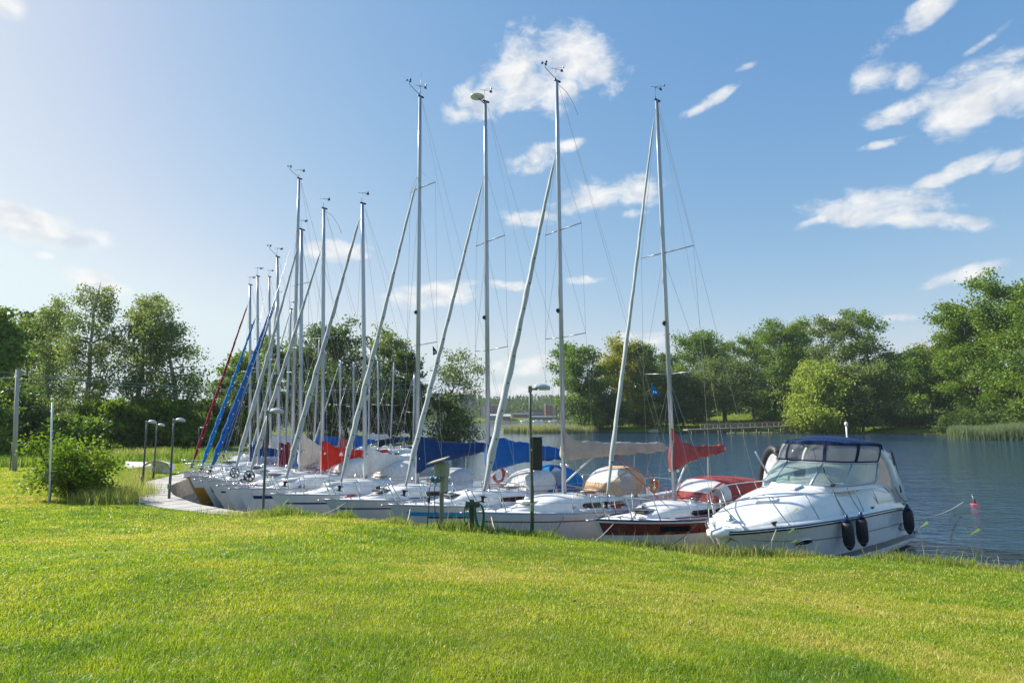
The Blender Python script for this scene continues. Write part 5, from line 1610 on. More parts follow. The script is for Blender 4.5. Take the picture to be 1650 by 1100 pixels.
# unmown fringe along the bank edge
n = 52000
ex, ey, off = [], [], []
B_ = np.array(BANK[2:19]); seg = np.hypot(*(B_[1:] - B_[:-1]).T); cum = np.r_[0, np.cumsum(seg)]
tt = rng.uniform(0, cum[-1], n); k = np.clip(np.searchsorted(cum, tt) - 1, 0, len(seg) - 1)
f = ((tt - cum[k]) / seg[k])[:, None]
pt = B_[k] * (1 - f) + B_[k + 1] * f
d = (B_[k + 1] - B_[k]) / seg[k][:, None]; nrm = np.stack([-d[:, 1], d[:, 0]], -1)
side = rng.exponential(.32, n) - .10
tst = lake_sd(pt[:, 0] + nrm[:, 0] * .5, pt[:, 1] + nrm[:, 1] * .5)
nrm = nrm * np.where(tst > 0, 1, -1)[:, None]
q_ = pt + nrm * side[:, None]
clump = vnoise(q_[:, 0], q_[:, 1], .8, 51) * .6 + vnoise(q_[:, 0], q_[:, 1], 2.3, 52) * .4
ok = (clump > .30 + .12 * rng.random(n)) & ~((q_[:, 1] > 21.6) & (side < 1.6))
q_, side, clump = q_[ok], side[ok], clump[ok]
h_ = (.10 + (.34 + .42 * np.exp(-((q_[:, 0] + 6.2) / 2.6) ** 2)) * (clump - .3) * rng.uniform(.5, 1.7, len(q_)) + np.where(rng.random(len(q_)) < .03, .26, 0)) * np.clip(1.2 - side * .5, .4, 1)
tn = np.clip(.42 + .35 * (vnoise(q_[:, 0], q_[:, 1], 1.4, 53) - .4) + rng.normal(0, .2, len(q_)), 0, 1)
V_, S_, L_, T_ = blades(q_[:, 0], q_[:, 1], land_z(q_[:, 0], q_[:, 1]) - .02, h_, rng.uniform(.010, .018, len(q_)), rng.uniform(.1, .7, len(q_)), rng, tn)
tag(big_mesh('bank_grass', V_, S_, L_, M['tall'], tint=T_), 'unmown grass fringe along the edge of the bank', 'grass', kind='stuff')

# dry tufts beside the bush and along the quay
def tuft_mass(name, label, pts, n, r, h, tb, mat='tall', w=(.010, .02), seed=1):
    rng = np.random.default_rng(seed)
    cx = np.array(pts, float); i = rng.integers(0, len(cx), n)
    x = cx[i, 0] + rng.normal(0, r, n); y = cx[i, 1] + rng.normal(0, r, n)
    z = land_z(x, y); ok = z > (.1 if mat != 'reed' else -9)
    x, y, z = x[ok], y[ok], z[ok]
    if mat == 'reed': z = np.maximum(z, -.1)
    hh_ = h * rng.uniform(.45, 1.15, len(x))
    V_, S_, L_, T_ = blades(x, y, z - .03, hh_, rng.uniform(*w, len(x)), rng.uniform(.1, .55, len(x)), rng, np.clip(tb + rng.normal(0, .17, len(x)), 0, 1))
    return tag(big_mesh(name, V_, S_, L_, M[mat], tint=T_), label, 'grass' if mat != 'reed' else 'reeds', kind='stuff')
tuft_mass('dry_grass', 'straw coloured tall grass between the bush and the quay', [(ground_x(p, Y, 1), Y) for p, Y in ((150, 22.8), (165, 23.4), (185, 23.6), (195, 25), (205, 24.6), (215, 26.5), (222, 28), (228, 26.2), (210, 30), (225, 33), (235, 36), (180, 22.6), (250, 40))], 4200, .36, .62, .58, seed=3)
tuft_mass('meadow_weeds', 'tall weeds at the foot of the left bank trees', [(ground_x(p, Y, 1), Y) for p, Y in zip(range(-40, 330, 8), [44 + 6 * math.sin(p_ * .7) + p_ * .15 for p_ in range(60)])], 9000, .8, .75, .22, w=(.03, .06), seed=4)
tuft_mass('rusty_weeds', 'rusty dry weeds behind the grouped lamps', [(ground_x(p, 47, 1), 47 + .6 * math.sin(p)) for p in range(180, 262, 6)], 1100, .5, 1.0, .62, w=(.02, .04), seed=5)
# reed beds
def reed_bed(name, label, poly, n, h, tb, w, seed):
    rng = np.random.default_rng(seed); P_ = np.array(poly, float)
    lo, hi = P_.min(0), P_.max(0); x = rng.uniform(lo[0], hi[0], n * 3); y = rng.uniform(lo[1], hi[1], n * 3)
    ins = np.zeros(n * 3, bool)
    for i in range(len(P_)):
        a, b_ = P_[i], P_[(i + 1) % len(P_)]
        c_ = ((a[1] > y) != (b_[1] > y)) & (x < (b_[0] - a[0]) * (y - a[1]) / ((b_[1] - a[1]) or 1e-9) + a[0]); ins ^= c_
    x, y = x[ins][:n], y[ins][:n]
    hh_ = h * rng.uniform(.6, 1.1, len(x)) * (.75 + .4 * vnoise(x, y, 3, seed))
    V_, S_, L_, T_ = blades(x, y, np.full(len(x), -.05), hh_, rng.uniform(*w, len(x)), rng.uniform(.05, .35, len(x)), rng, np.clip(tb + rng.normal(0, .16, len(x)) + .25 * (vnoise(x, y, 5, seed + 1) - .5), 0, 1))
    tag(big_mesh(name, V_, S_, L_, M['reed'], tint=T_), label, 'reeds', kind='stuff')
g_ = lambda p, Y: (ground_x(p, Y, 0), Y)
reed_bed('spit_reeds', 'yellow green reeds on the spit in mid lake', [g_(808, 163), g_(860, 157), g_(930, 158), g_(965, 162), g_(965, 178), g_(930, 185), g_(850, 180)], 14000, 2.3, .78, (.08, .16), 6)
reed_bed('shore_reeds', 'pale green reeds standing in the water at the right edge', [g_(1526, 118), g_(1560, 113), g_(1660, 108), g_(1760, 104), g_(1760, 116), g_(1640, 120), g_(1540, 123)], 16000, 3.1, .35, (.05, .10), 7)
reed_bed('pier_reeds', 'low green water plants along the right shore', [g_(1170, 158), g_(1290, 160), g_(1400, 154), g_(1525, 144), g_(1525, 147), g_(1400, 158), g_(1290, 164), g_(1180, 162)], 7000, .45, .6, (.08, .16), 8)

# ------------------------------------------------------------------ quay walkway at the left
edge_pts = [Vector((x, y, 0)) for x, y in BANK[9:19]]
def dense(pts, st=.35):
    o = []
    for a, b_ in zip(pts[:-1], pts[1:]):
        k = max(1, int((b_ - a).length / st)); o += [a.lerp(b_, i / k) for i in range(k)]
    return o + [pts[-1]]
dp = dense(edge_pts)
for _ in range(6): dp = [dp[0]] + [(dp[i - 1] + dp[i] * 2 + dp[i + 1]) / 4 for i in range(1, len(dp) - 1)] + [dp[-1]]
root = thing('quay', 'curved pale quay of jointed slabs round the left end of the boats', 'quay', (0, 0, 0))
cum = 0; slab = []; slabs = []
for i, p in enumerate(dp):
    tg = (dp[min(i + 1, len(dp) - 1)] - dp[max(i - 1, 0)]).normalized(); nl = Vector((-tg.y, tg.x, 0))
    if float(lake_sd(np.array([p.x + nl.x * .6]), np.array([p.y + nl.y * .6]))[0]) < 0: nl = -nl
    wd = .35 + 1.05 * min(1, max(0, (i - 4) / 18))
    slab.append((p - nl * .12, p + nl * wd))
mb = MB()
zt = .80
mb.rings([[Vector((a.x, a.y, zt - 1.1)), Vector((a.x, a.y, zt)), Vector((a.x, a.y, zt + .008)), Vector((b_.x, b_.y, zt + .02)), Vector((b_.x, b_.y, zt - .6))] for a, b_ in slab], True, True, True, smooth=False)
mb.build('quay_wall', M['stone'], root)
mb = MB()
for i in range(0, len(slab) - 3, 3):
    a0, b0 = slab[i]; a1, b1 = slab[i + 3]
    gap = .05
    u = (a1 - a0).normalized() * gap
    am, bm = slab[i + 1]; an_, bn = slab[i + 2]
    ring = [a0 + u, am, an_, a1 - u, b1 - u, bn, bm, b0 + u]
    dz = .035 + random.uniform(0, .015)
    vs = [Vector((p.x, p.y, zt)) for p in ring] + [Vector((p.x, p.y, zt + dz)) for p in ring]
    mb.add(vs, [tuple(range(8, 16))] + [(k, (k + 1) % 8, 8 + (k + 1) % 8, 8 + k) for k in range(8)])
mb.build('paving', M['concrete'], root)

# ------------------------------------------------------------------ lamps, poles, cabinets
def lamp(px, Y, top_py, label, bend=0, box=None):
    X = ground_x(px, Y, zland(ground_x(px, Y, 1), Y)); zg = zland(X, Y)
    Hh = at(px, top_py, Y).z - zg
    r_ = thing('street_lamp', label, 'lamp post', (X, Y, zg - .05), 0, 'grey path lamps along the quay')
    k = min(1.0, max(.75, Hh / 3.9))
    MB().tube([(bend * .9, 0, 0), (bend, 0, Hh * .32), (bend * .8, 0, Hh * .36), (0, 0, Hh * .8), (0, 0, Hh)], [.052, .05, .042, .038, .036], 10).build('pole', M['darkpost'], r_)
    mb = MB().tube([(-.03, 0, Hh - .02), (.2 * k, 0, Hh - .03)], .026, 8)
    mb.box((0, 0, Hh - .03), (.10, .09, .18), bevel=.02); mb.build('arm', M['post'], r_)
    def shell(z0, z1, zoff):
        rings = []
        for i in range(11):
            u = i / 10; x = (.12 + .42 * u) * k
            w = (.05 + .085 * math.sin(math.pi * min(1, .12 + u * .88)) ** .7) * k if u < 1 else .02
            hg = (.055 + .095 * math.sin(math.pi * min(1, .25 + .7 * u))) * k
            rings.append([Vector((x, w * math.cos(a), Hh + zoff + (hg * z1 if math.sin(a) > 0 else hg * z0) * abs(math.sin(a)))) for a in [2 * math.pi * j / 12 for j in range(12)]])
        return rings
    hd = MB().rings(shell(.25, 1.0, -.02), True, True, True).build('lamp_head', M['lamphead'], r_)
    MB().rings(shell(1.0, .1, -.05)[3:], True, True, True).build('lamp_bowl', M['lens'], hd)
    MB().box((bend, -.07, Hh * .20), (.09, .07, .20), bevel=.015).build('junction_box', M['greenbox'], r_)
    return r_, X, Y, zg, Hh
lp = lamp(855, 15.95, 622, 'tall lamp post with a slight bend, beside the black box, right of the hose post', .04)
lamp(420, 21.0, 661, 'lamp post standing before the boats with the spoked furling wheels', 0)
lamp(272, 24.9, 675, 'tallest lamp of the left group, its foot on the pale quay')
lamp(229, 27.9, 678, 'lamp at the outer edge of the quay, left one of the left group')
lamp(247, 33.0, 683, 'shorter lamp behind the other two of the left group')
lamp(318, 48.0, 688, 'small far lamp left of the dark red furled sail')
# black box on the bent lamp
_, X, Y, zg, Hh = lp
r_ = thing('black_box', 'tall black box hung on the bent lamp post', 'box', (X + .17, Y - .02, zg + Hh * .54), 0)
MB().box((0, 0, 0), (.26, .22, .80), bevel=.025).build('box_body', M['black'], r_)
MB().box((.0, 0, .415), (.29, .25, .03), bevel=.01).build('lid', M['darkpost'], r_)
MB().box((-.13, 0, .1), (.05, .06, .05)).build('bracket', M['steel'], r_)
# power cabinet
px, Y = 711, 16.75
X = ground_x(px, Y, 1.0); zg = zland(X, Y)
r_ = thing('power_cabinet', 'green grey power cabinet on a post with a slanted beige lid and blue plugs', 'power cabinet', (X, Y, zg), R(-12))
MB().box((0, 0, .66), (.095, .095, 1.36), bevel=.012).build('post', M['post'], r_)
MB().box((.05, .06, 1.34), (.10, .36, .80), bevel=.015).build('back_plate', M['greenbox'], r_)
MB().box((.0, -.02, 1.52), (.34, .30, .36), bevel=.02).build('cabinet', M['greenbox'], r_)
mb = MB().box((.11, -.19, 1.50), (.13, .04, .30), bevel=.015); mb.build('cabinet_door', M['beigelid'] if False else M['greenbox'], r_)
mb = MB().plate([(-.34, -.27, 1.66), (.14, -.27, 1.80), (.14, .2, 1.84), (-.34, .2, 1.70)], (0, 0, 1), .035); mb.build('lid', M['beigelid'], r_)
for i, x in enumerate((-.19, -.05)):
    pl = MB().lathe([(.05, -.11), (.06, -.08), (.06, .02), (.045, .05), (.035, .1)], (x, -.23, 1.30), 14, Matrix.Rotation(R(62), 3, 'X')).build('plug', M['bluecap'], r_)
    pts = [Vector((x - .01, -.3, 1.24)), Vector((x - .05, -.33, 1.0)), Vector((x - .05 + .03 * i, -.32, .5)), Vector((x - .10 + .18 * i, -.3, .12)), Vector((x - .16 + .30 * i, -.3, -.02))]
    MB().tube(pts, .012, 6).build('cable', M['black'], pl)
MB().lathe([(.02, -.09), (.035, -.06), (.035, .06), (.02, .09)], (-.24, -.33, .78), 10).build('cable_joint', M['black'], r_)
# hose post
px, Y = 760, 16.5
X = ground_x(px, Y, 1.0); zg = zland(X, Y)
r_ = thing('hose_post', 'weathered timber post with a crossbar holding green hose coils', 'hose post', (X, Y, zg), R(8))
MB().box((0, 0, .34), (.11, .11, .92), bevel=.012).build('post', M['greywood'], r_)
MB().box((.02, -.07, .68), (.36, .06, .14), bevel=.012).build('crossbar', M['greywood'], r_)
MB().box((-.14, -.09, .66), (.06, .08, .22), bevel=.015).build('tap', M['redst'] if False else M['darkpost'], r_)
hs_ = thing('garden_hose', 'green hose hanging in coils from the timber post', 'hose', (X, Y, zg), R(8))
mb = MB()
for (cx_, w_, d_, n_) in ((.16, .085, .62, 4), (-.13, .055, .52, 2)):
    for j in range(n_):
        pts = []
        for i in range(25):
            a = 2 * math.pi * i / 24
            ww = w_ * (1 + .16 * j); dd = d_ * (1 + .05 * j)
            pts.append(Vector((cx_ + ww * math.sin(a) * (1 + .25 * math.cos(a)) + .03 * (1 - math.cos(a)) * (1 if cx_ > 0 else -.5), -.13 - .016 * j, .72 - dd / 2 + dd / 2 * math.cos(a))))
        mb.tube(pts, .0135, 6, False)
mb.build('coil', M['green'], hs_)
# slim pole with a post box at the left, utility pole with wires
px, Y = 80, 22.4
X = ground_x(px, Y, 1.2); zg = zland(X, Y)
r_ = thing('metal_pole', 'slim pale metal pole before the leafy bush', 'pole', (X, Y, zg), 0)
MB().tube([(0, 0, -.1), (-.2, 0, at(px, 648, Y).z - zg)], [.032, .028], 10).build('shaft', M['white'], r_)
MB().tube([(0, 0, -.1), (0, 0, .12)], .045, 10).build('foot_sleeve', M['post'], r_)
r_ = thing('letter_box', 'small wooden box with a sloped lid on a dark post beside the slim pole', 'box', (X - .09, Y + .12, zg), 0)
MB().box((0, 0, .38), (.07, .07, .78), bevel=.01).build('post', M['darkpost'], r_)
MB().box((-.03, -.02, .88), (.20, .2, .24), bevel=.012).build('box_body', M['wood'], r_)
MB().plate([(-.19, -.17, .98), (.10, -.17, 1.08), (.10, .14, 1.08), (-.19, .14, .98)], (0, 0, 1), .025).build('lid', M['beigelid'], r_)
px, Y = 24, 36.0
X = ground_x(px, Y, 1.2); zg = zland(X, Y)
ztop = at(27, 595, Y).z - zg
up_ = thing('utility_pole', 'pale wooden utility pole with wires at the left edge', 'utility pole', (X, Y, zg), 0)
mb = MB().tube([(0, 0, -.1), (-.19, 0, ztop * .5), (-.38, 0, ztop)], [.125, .11, .095], 12); mb.build('shaft', mk('pale pole wood', (.36, .35, .33), .8, var=.2, vsc=5, stretch=(6, 6, .6)), up_)
MB().tube([(-.42, -.14, ztop - .45), (-.28, -.14, ztop - .45)], .03, 6).lathe([(.03, 0), (.045, .05), (.02, .1)], (-.28, -.14, ztop - .45), 8).build('insulator', M['white'], up_)
for a, b_, sag in (((-.38, -.1, ztop - .2), (-14, -8, ztop + .6), .25), ((-.38, -.1, ztop - .45), (-14, -9, ztop - .8), .5), ((-.36, .1, ztop - .3), (22, 26, ztop + 1.2), 1.2), ((-.36, .1, ztop - .2), (24, 34, ztop + 1.0), 1.0)):
    MB().tube(arc_pts(a, b_, sag, 14), .014, 4).build('wire', M['white'] if sag > .4 and b_[0] < 0 else M['wire'], up_)
MB().tube([(-.42, .2, -.1), (-.42, .2, 1.6)], .03, 6).build('stay_post', M['darkpost'], up_)

# two white dinghies drawn up on the left bank
def dinghy(label, X, Y, rz, L, B, Mt, mat):
    zg = zland(X, Y)
    r_ = thing('rowing_dinghy', label, 'dinghy', (X, Y, zg), rz)
    rr = []
    for i in range(15):
        t = i / 14; b_ = B / 2 * math.sin(math.pi * min(.93, .02 + t * .80) / 1.0) ** .6 * (1 if t < .7 else 1 - .25 * (t - .7)); zs = .42 + .16 * (1 - t) ** 2
        rr.append([Mt @ Vector((t * L, b_ * math.sin(a) * 1.0, zs * (1 - abs(math.cos(a)) ** 1.4) if abs(a) < 9 else 0)) for a in [(-math.pi / 2) + math.pi * k / 10 for k in range(11)]])
    mb = MB()
    mb.rings([[Vector(v) for v in r] for r in rr], False, smooth=True); mb.add(rr[-1], [tuple(range(11))])
    mb.build('hull', mat, r_)
    MB().tube([r[0] for r in rr] + [r[-1] for r in rr[::-1]], .03, 6).build('gunwale', M['wood'], r_)
    r_.scale = (.85,) * 3
    return r_
flip = Matrix.Translation((0, 0, .45)) @ Matrix.Rotation(R(172), 4, 'X')
dinghy('white dinghy lying on its side on the bank behind the grouped lamps', ground_x(243, 37, .9), 37.0, R(-28), 2.6, 1.15, Matrix.Translation((0, 0, .55)) @ Matrix.Rotation(R(118), 4, 'X'), M['gel'])
dinghy('long pale dinghy lying overturned on the bank left of the tilted one', ground_x(203, 39, .9), 39.0, R(-14), 3.4, 1.0, flip, M['gelgrey'])

# orange-red mooring buoy with its staff, floating line
X, Y = ground_x(1571, 29.5, 0), 29.5
r_ = thing('mooring_buoy', 'flat red mooring buoy with a grey staff on the open water', 'buoy', (X, Y, 0), 0)
MB().lathe([(.02, -.08), (.22, -.07), (.27, -.01), (.22, .03), (.08, .045), (.06, .06)], (0, 0, 0), 20).build('float', M['redfloat'], r_)
MB().tube([(0, 0, .05), (-.10, 0, .52)], [.07, .05], 10).lathe([(.06, 0), (.06, .05), (.02, .07)], (-.10, 0, .5), 8).build('staff', M['post'], r_)
r_.scale = (.8,) * 3
st_ = MC @ Vector((9.2, -1.3, .75))
o = MB().tube(arc_pts(st_, (ground_x(1553, 28.6, .1), 28.6, .22), .16, 16), .022, 5).build('mooring_line', M['rope'])
tag(o, 'pale mooring line sagging from the cruiser stern towards the red buoy', 'rope', 'mooring lines')

# mooring lines from the bows to the bank
def mline(a, b_, mat, label, r=.014, sag=.06):
    o = MB().tube(arc_pts(a, b_, sag, 10), r, 5).build('mooring_line', M[mat]); tag(o, label, 'rope', 'mooring lines')
def bowpt(i, x=-.1, sg=-1, dz=-.05):
    b = BOATS[i]['_']; H = b['H']
    v = Vector((x, sg * max(.1, H.beamx(x)), H.sheer(H.t_of(x)) + dz)); c_, s2 = math.cos(b['phi']), math.sin(b['phi'])
    return b['base'] + Vector((v.x * c_ - v.y * s2, v.x * s2 + v.y * c_, v.z))
def bank(px, Y): 
    X = ground_x(px, Y, 1); return Vector((X, Y, zland(X, Y) + .03))
mline(bowpt(2, .1), bank(655, 17.3), 'rope', 'pale mooring line slanting down from the light blue wedge bow', .016)
mline(bowpt(2, .9), bank(716, 16.7), 'darkrope', 'black and white spliced mooring line from the power cabinet foot', .02, .02)
mline(bowpt(1, .1), bank(800, 16.0), 'rope', 'pale mooring line from the bow with the thin red stripe', .016)
mline(bowpt(1, 2.2), bank(885, 15.6), 'darkrope', 'dark mooring line running low along the red striped hull', .013, .08)
mline(bowpt(0, 2.6), bank(1068, 14.7), 'darkrope', 'dark mooring line across the mahogany hull band', .014, .08)
mline(bowpt(0, 0.0), bank(960, 15.2), 'rope', 'short pale mooring line at the mahogany bow', .013, .02)
mline(bowpt(3, .1), bank(512, 18.9), 'rope', 'mooring line at the bow below the navy sail cover', .018)
mline(bowpt(4, .1), bank(428, 20.6), 'rope', 'mooring line at the bow of the boat with the white cover', .018)
mline(bowpt(5, .1), bank(372, 22.4), 'rope', 'mooring line at the bow of the boat with the scarlet cover', .018)
mline(MC @ Vector((.9, -.95, 1.4)), bank(1225, 14.5), 'rope', 'mooring line hanging straight down from the cruiser bow cleat', .012, .0)
mline((ground_x(1700, 14.6, .5), 14.6, .55), bank(1604, 13.0), 'black', 'black hose like line by the water at the right edge', .03, .05)

# shore stones and single reed stalks
for i, (px, Y, s) in enumerate(((1512, 13.9, .2), (1498, 13.8, .13))):
    X = ground_x(px, Y, .4); rngs = random.Random(i)
    mb = MB(); rr = []
    for k in range(9):
        a = math.pi * k / 8 - math.pi / 2; z = math.sin(a) * s * .7; q = max(.001, math.cos(a)) * s
        rr.append([Vector((q * math.cos(b_) * (1.25 + rngs.uniform(-.12, .12)), q * math.sin(b_) * (1 + rngs.uniform(-.12, .12)), z + rngs.uniform(-.02, .02))) for b_ in [2 * math.pi * j / 12 for j in range(12)]])
    mb.rings(rr, True); o = mb.build('shore_stone', M['stone']); o.location = (X, Y, .62)
    tag(o, ('rounded pale stone at the water edge right of the cruiser', 'smaller stone tucked beside the rounded pale one')[i], 'stone', 'stones at the water edge')
M['stalk'] = mk_leaf('reed stalk', [(0, (.10, .17, .03)), (1, (.17, .24, .05))], .4, 1)
def stalk(px, Y, top_py, lean, seed, label):
    rg = random.Random(seed); X = ground_x(px, Y, .6); zg = zland(X, Y); Hh = at(px, top_py, Y).z - zg
    mb = MB(); pts = [Vector((lean * (u ** 2) * Hh, 0, Hh * u)) for u in (0, .25, .5, .75, 1)]
    mb.tube(pts, [.008, .007, .006, .005, .003], 5)
    for k in range(3):
        u = .55 + .2 * k; p = Vector((lean * u * u * Hh, 0, Hh * u)); sg = (-1) ** k; l = rg.uniform(.28, .42)
        a = p; b_ = p + Vector((sg * l * .5, rg.uniform(-.1, .1), .14)); c_ = p + Vector((sg * l, rg.uniform(-.1, .1), rg.uniform(-.06, .1)))
        w = Vector((0, .03, .02))
        mb.add([a, b_ + w, c_, b_ - w], [(0, 1, 2, 3)])
    o = mb.build('reed_stalk', M['stalk']); o.location = (X, Y, zg)
    tag(o, label, 'reed', 'single reeds on the bank')
for a in ((1335, 14.6, 815, -.25, 1, 'tall reed bending before the cruiser side, left of its fenders'), (1232, 14.9, 850, .2, 2, 'short leafy reed below the cruiser bow cleat'), (1515, 13.7, 838, -.12, 3, 'upright reed right of the cruiser stern, by the stones'),
          (1612, 13.2, 850, -.2, 4, 'bent reed with one broad leaf near the right edge'), (1590, 13.3, 872, .5, 5, 'reed leaning right beside the bent one'), (1240, 14.8, 868, -.4, 6, 'low reed leaning left under the cruiser bow')):
    stalk(*a)

# ------------------------------------------------------------------ pier on the right bank
r_ = thing('wooden_pier', 'long wooden pier with diagonal braced railing on the right bank', 'pier', (0, 0, 0))
A_, B2 = Vector((ground_x(1104, 150, 1.2), 150, 1.15)), Vector((ground_x(1292, 163, 1.4), 163, 1.9))
dv = (B2 - A_); ln = dv.length; dn = dv.normalized(); sdv = Vector((-dn.y, dn.x, 0)).normalized()
mb = MB().rings([[p - sdv * .9, p + sdv * .9, p + sdv * .9 - Vector((0, 0, .28)), p - sdv * .9 - Vector((0, 0, .28))] for p in (A_, A_.lerp(B2, .5), B2)], True, True, True, smooth=False); mb.build('pier_deck', M['pier'], r_)
for i in range(9):
    p = A_.lerp(B2, (i + .6) / 9.2)
    for sg in (-1, 1):
        MB().tube([p + sdv * sg * .7 - Vector((0, 0, .2)), Vector((p.x + sdv.x * sg * .7, p.y + sdv.y * sg * .7, -1.0))], .15, 6).build('pier_post', M['wood'], r_)
for sg in (-1, 1):
    mb = MB()
    ps = [A_.lerp(B2, u) + sdv * sg * .85 for u in np.linspace(.14, .98, 9)]
    for i, p in enumerate(ps):
        mb.box(p + Vector((0, 0, .55)), (.13, .13, 1.1))
        if i: mb.tube([ps[i - 1] + Vector((0, 0, .1)), p + Vector((0, 0, 1.08))], .06, 4)
    for a, b_ in ((0, 1), (1, 8)): mb.tube([ps[a] + Vector((0, 0, 1.08)), ps[b_] + Vector((0, 0, 1.08))], .055, 4)
    mb.build('railing', M['pier'], r_)
X, Y = ground_x(1054, 158, .4), 158
rr = []
mb = MB()
for k in range(7):
    a = math.pi * k / 6 - math.pi / 2
    rr.append([Vector((1.5 * max(.01, math.cos(a)) * math.cos(b_) * (1 + .1 * math.sin(3 * b_)), 1.1 * max(.01, math.cos(a)) * math.sin(b_), .62 * math.sin(a))) for b_ in [2 * math.pi * j / 12 for j in range(12)]])
mb.rings(rr, True); o = mb.build('lake_boulder', M['stone']); o.location = (X, Y, .35)
tag(o, 'pale boulder in the water left of the pier head', 'boulder')

# ------------------------------------------------------------------ town across the lake
M['brick'] = mk('red brick front', (.30, .12, .09), .8, var=.1); M['twhite'] = mk('white render', (.62, .62, .60), .8, var=.06); M['tgrey'] = mk('grey cladding', (.17, .18, .20), .7, var=.1)
M['tdark'] = mk('dark roofing', (.07, .075, .085), .7, var=.15); M['tshed'] = mk('pale metal roof', (.42, .44, .45), .5, var=.08); M['tblue'] = mk('blue grey sheet wall', (.12, .20, .27), .6, var=.1); M['tbrown'] = mk('red brown boards', (.20, .09, .07), .8, var=.1)
def building(label, px0, px1, top, base, Y, depth, mat, roof, win=None, pitch=0, cat='building', extra=None):
    x0, x1 = ground_x(px0, Y, 4), ground_x(px1, Y, 4); zt_ = at(px0, top, Y).z; xm = (x0 + x1) / 2
    zb_ = max(.2, min(zland(xm, Y), at(px0, base, Y).z)) - .5
    r_ = thing('town_building' if cat == 'building' else 'boat_shed', label, cat, (xm, Y, zb_), 0, 'buildings across the lake')
    w, h = x1 - x0, zt_ - zb_
    MB().box((0, depth / 2, h / 2), (w, depth, h)).build('wall', M[mat], r_)
    if pitch: MB().plate([(-w / 2 - .5, -.6, h), (w / 2 + .5, -.6, h), (w / 2 + .5, depth / 2, h + pitch), (-w / 2 - .5, depth / 2, h + pitch)], (0, 0, 1), .35).plate([(-w / 2 - .5, depth / 2, h + pitch), (w / 2 + .5, depth / 2, h + pitch), (w / 2 + .5, depth + .6, h), (-w / 2 - .5, depth + .6, h)], (0, 0, 1), .35).build('roof', M[roof], r_)
    else: MB().box((0, depth / 2, h + .3), (w + .8, depth + .8, .6)).build('roof', M[roof], r_)
    if win:
        nc, nr = win
        for i in range(nc):
            for j in range(nr):
                MB().box((-w / 2 + w * (i + .5) / nc, -.1, h * (.14 + .84 * (j + .5) / nr) - .3), (w / nc * .5, .3, h / nr * .45)).build('window', M['tint'], r_)
    if extra == 'balcony': MB().box((w * .2, -.7, h * .5), (w * .22, 1.3, h * .86)).build('balcony_stack', M['tgrey'], r_)
building('red brick apartment block with grey balcony stack, left of the lamp', 789, 806, 653, 674, 590, 14, 'brick', 'tshed', (4, 6), extra='balcony')
building('long pale roofed shed with blue grey wall by the far water', 787, 822, 670, 681, 556, 18, 'tblue', 'tshed', None, 1.5, 'shed')
building('red brown boathouse joined to the pale roofed shed', 808, 822, 671, 681, 552, 12, 'tbrown', 'tshed', None, 1.5, 'shed')
building('dark long building with stepped roof behind the lamp pole', 848, 882, 662, 676, 600, 20, 'tgrey', 'tdark', None)
building('low reddish warehouse between the trees across the water', 826, 858, 668, 677, 585, 14, 'tbrown', 'tdark', None, 1.5)
building('low dark shed by the far shore under the apartment blocks', 855, 900, 672, 680, 562, 12, 'tdark', 'tgrey', None, .8, 'shed')
building('red and grey apartment block under the beige mast, tallest across the lake', 879, 899, 652, 676, 575, 14, 'brick', 'tshed', (5, 7), extra='balcony')
building('white apartment block with dark windows, rightmost across the lake', 901, 920, 657, 677, 578, 14, 'twhite', 'tshed', (5, 6))
building('white apartment block half hidden behind the masts, leftmost across the lake', 776, 788, 655, 675, 600, 14, 'twhite', 'tdark', (3, 6))
building('grey tower block rising behind the leaning tree', 742, 765, 636, 672, 620, 16, 'tgrey', 'tdark', (5, 9))
for i, (px, w) in enumerate(((846, 8), (864, 6), (893, 10), (872, 5))):
    x = ground_x(px, 548, 1); r_ = thing('moored_motorboat', ('white motorboat on the far shore left of the lamp pole', 'small white motorboat on the far shore behind the lamp pole', 'white motorboat on the far shore below the red apartment block', 'tiny white motorboat on the far shore under the dark building')[i], 'motorboat', (x, 546, 0), 0, 'boats on the far shore')
    MB().rings([[Vector((t * w - w / 2, -1.2 * k_, .9)), Vector((t * w - w / 2, -1.0 * k_, -.1)), Vector((t * w - w / 2, 1.0 * k_, -.1)), Vector((t * w - w / 2, 1.2 * k_, .9))] for t, k_ in ((0, .1), (.2, .7), (.5, 1), (1, .9))], True, True, True).build('hull', M['gel'], r_)
    MB().box((w * .05, 0, 1.35), (w * .4, 1.6, .95), bevel=.2).build('cabin', M['gel'], r_)

# ------------------------------------------------------------------ details on the near boats
cab_text('hull_lettering', 'DTA 61', .115, b2['J'] - .35, M['redst'], b2, .3)
cab_text('cabin_lettering', 'TOUV 8043', .13, b2['J'] + 1.3, M['black'], b2, .15)
def stuck(i, x, y, z):   # point on boat i
    b = BOATS[i]['_']; c_, s2 = math.cos(b['phi']), math.sin(b['phi'])
    return b['base'] + Vector((x * c_ - y * s2, x * s2 + y * c_, z))
# orange horseshoe buoy on the beige boat
b = BOATS[1]['_']
r_ = thing('horseshoe_buoy', 'orange yellow horseshoe float on the rail beside the beige spray hood', 'lifebuoy', stuck(1, 6.3, -1.12, 1.62), b['phi'])
MB().tube([(.15 * math.sin(a), -.03, -.2 * math.cos(a) + .1) for a in [R(-150 + 300 * i / 16) for i in range(17)]], .06, 8).build('float', M['orange'], r_)
r_ = thing('lifebuoy', 'red and white lifebuoy on the stern rail below the navy sail cover', 'lifebuoy', stuck(3, 6.5, -.95, 1.75), BOATS[3]['_']['phi'])
lbm = MB().tube([(.27 * math.cos(a), 0, .27 * math.sin(a)) for a in [2 * math.pi * i / 24 for i in range(25)]], .065, 8, False).build('ring', M['redfloat'], r_)
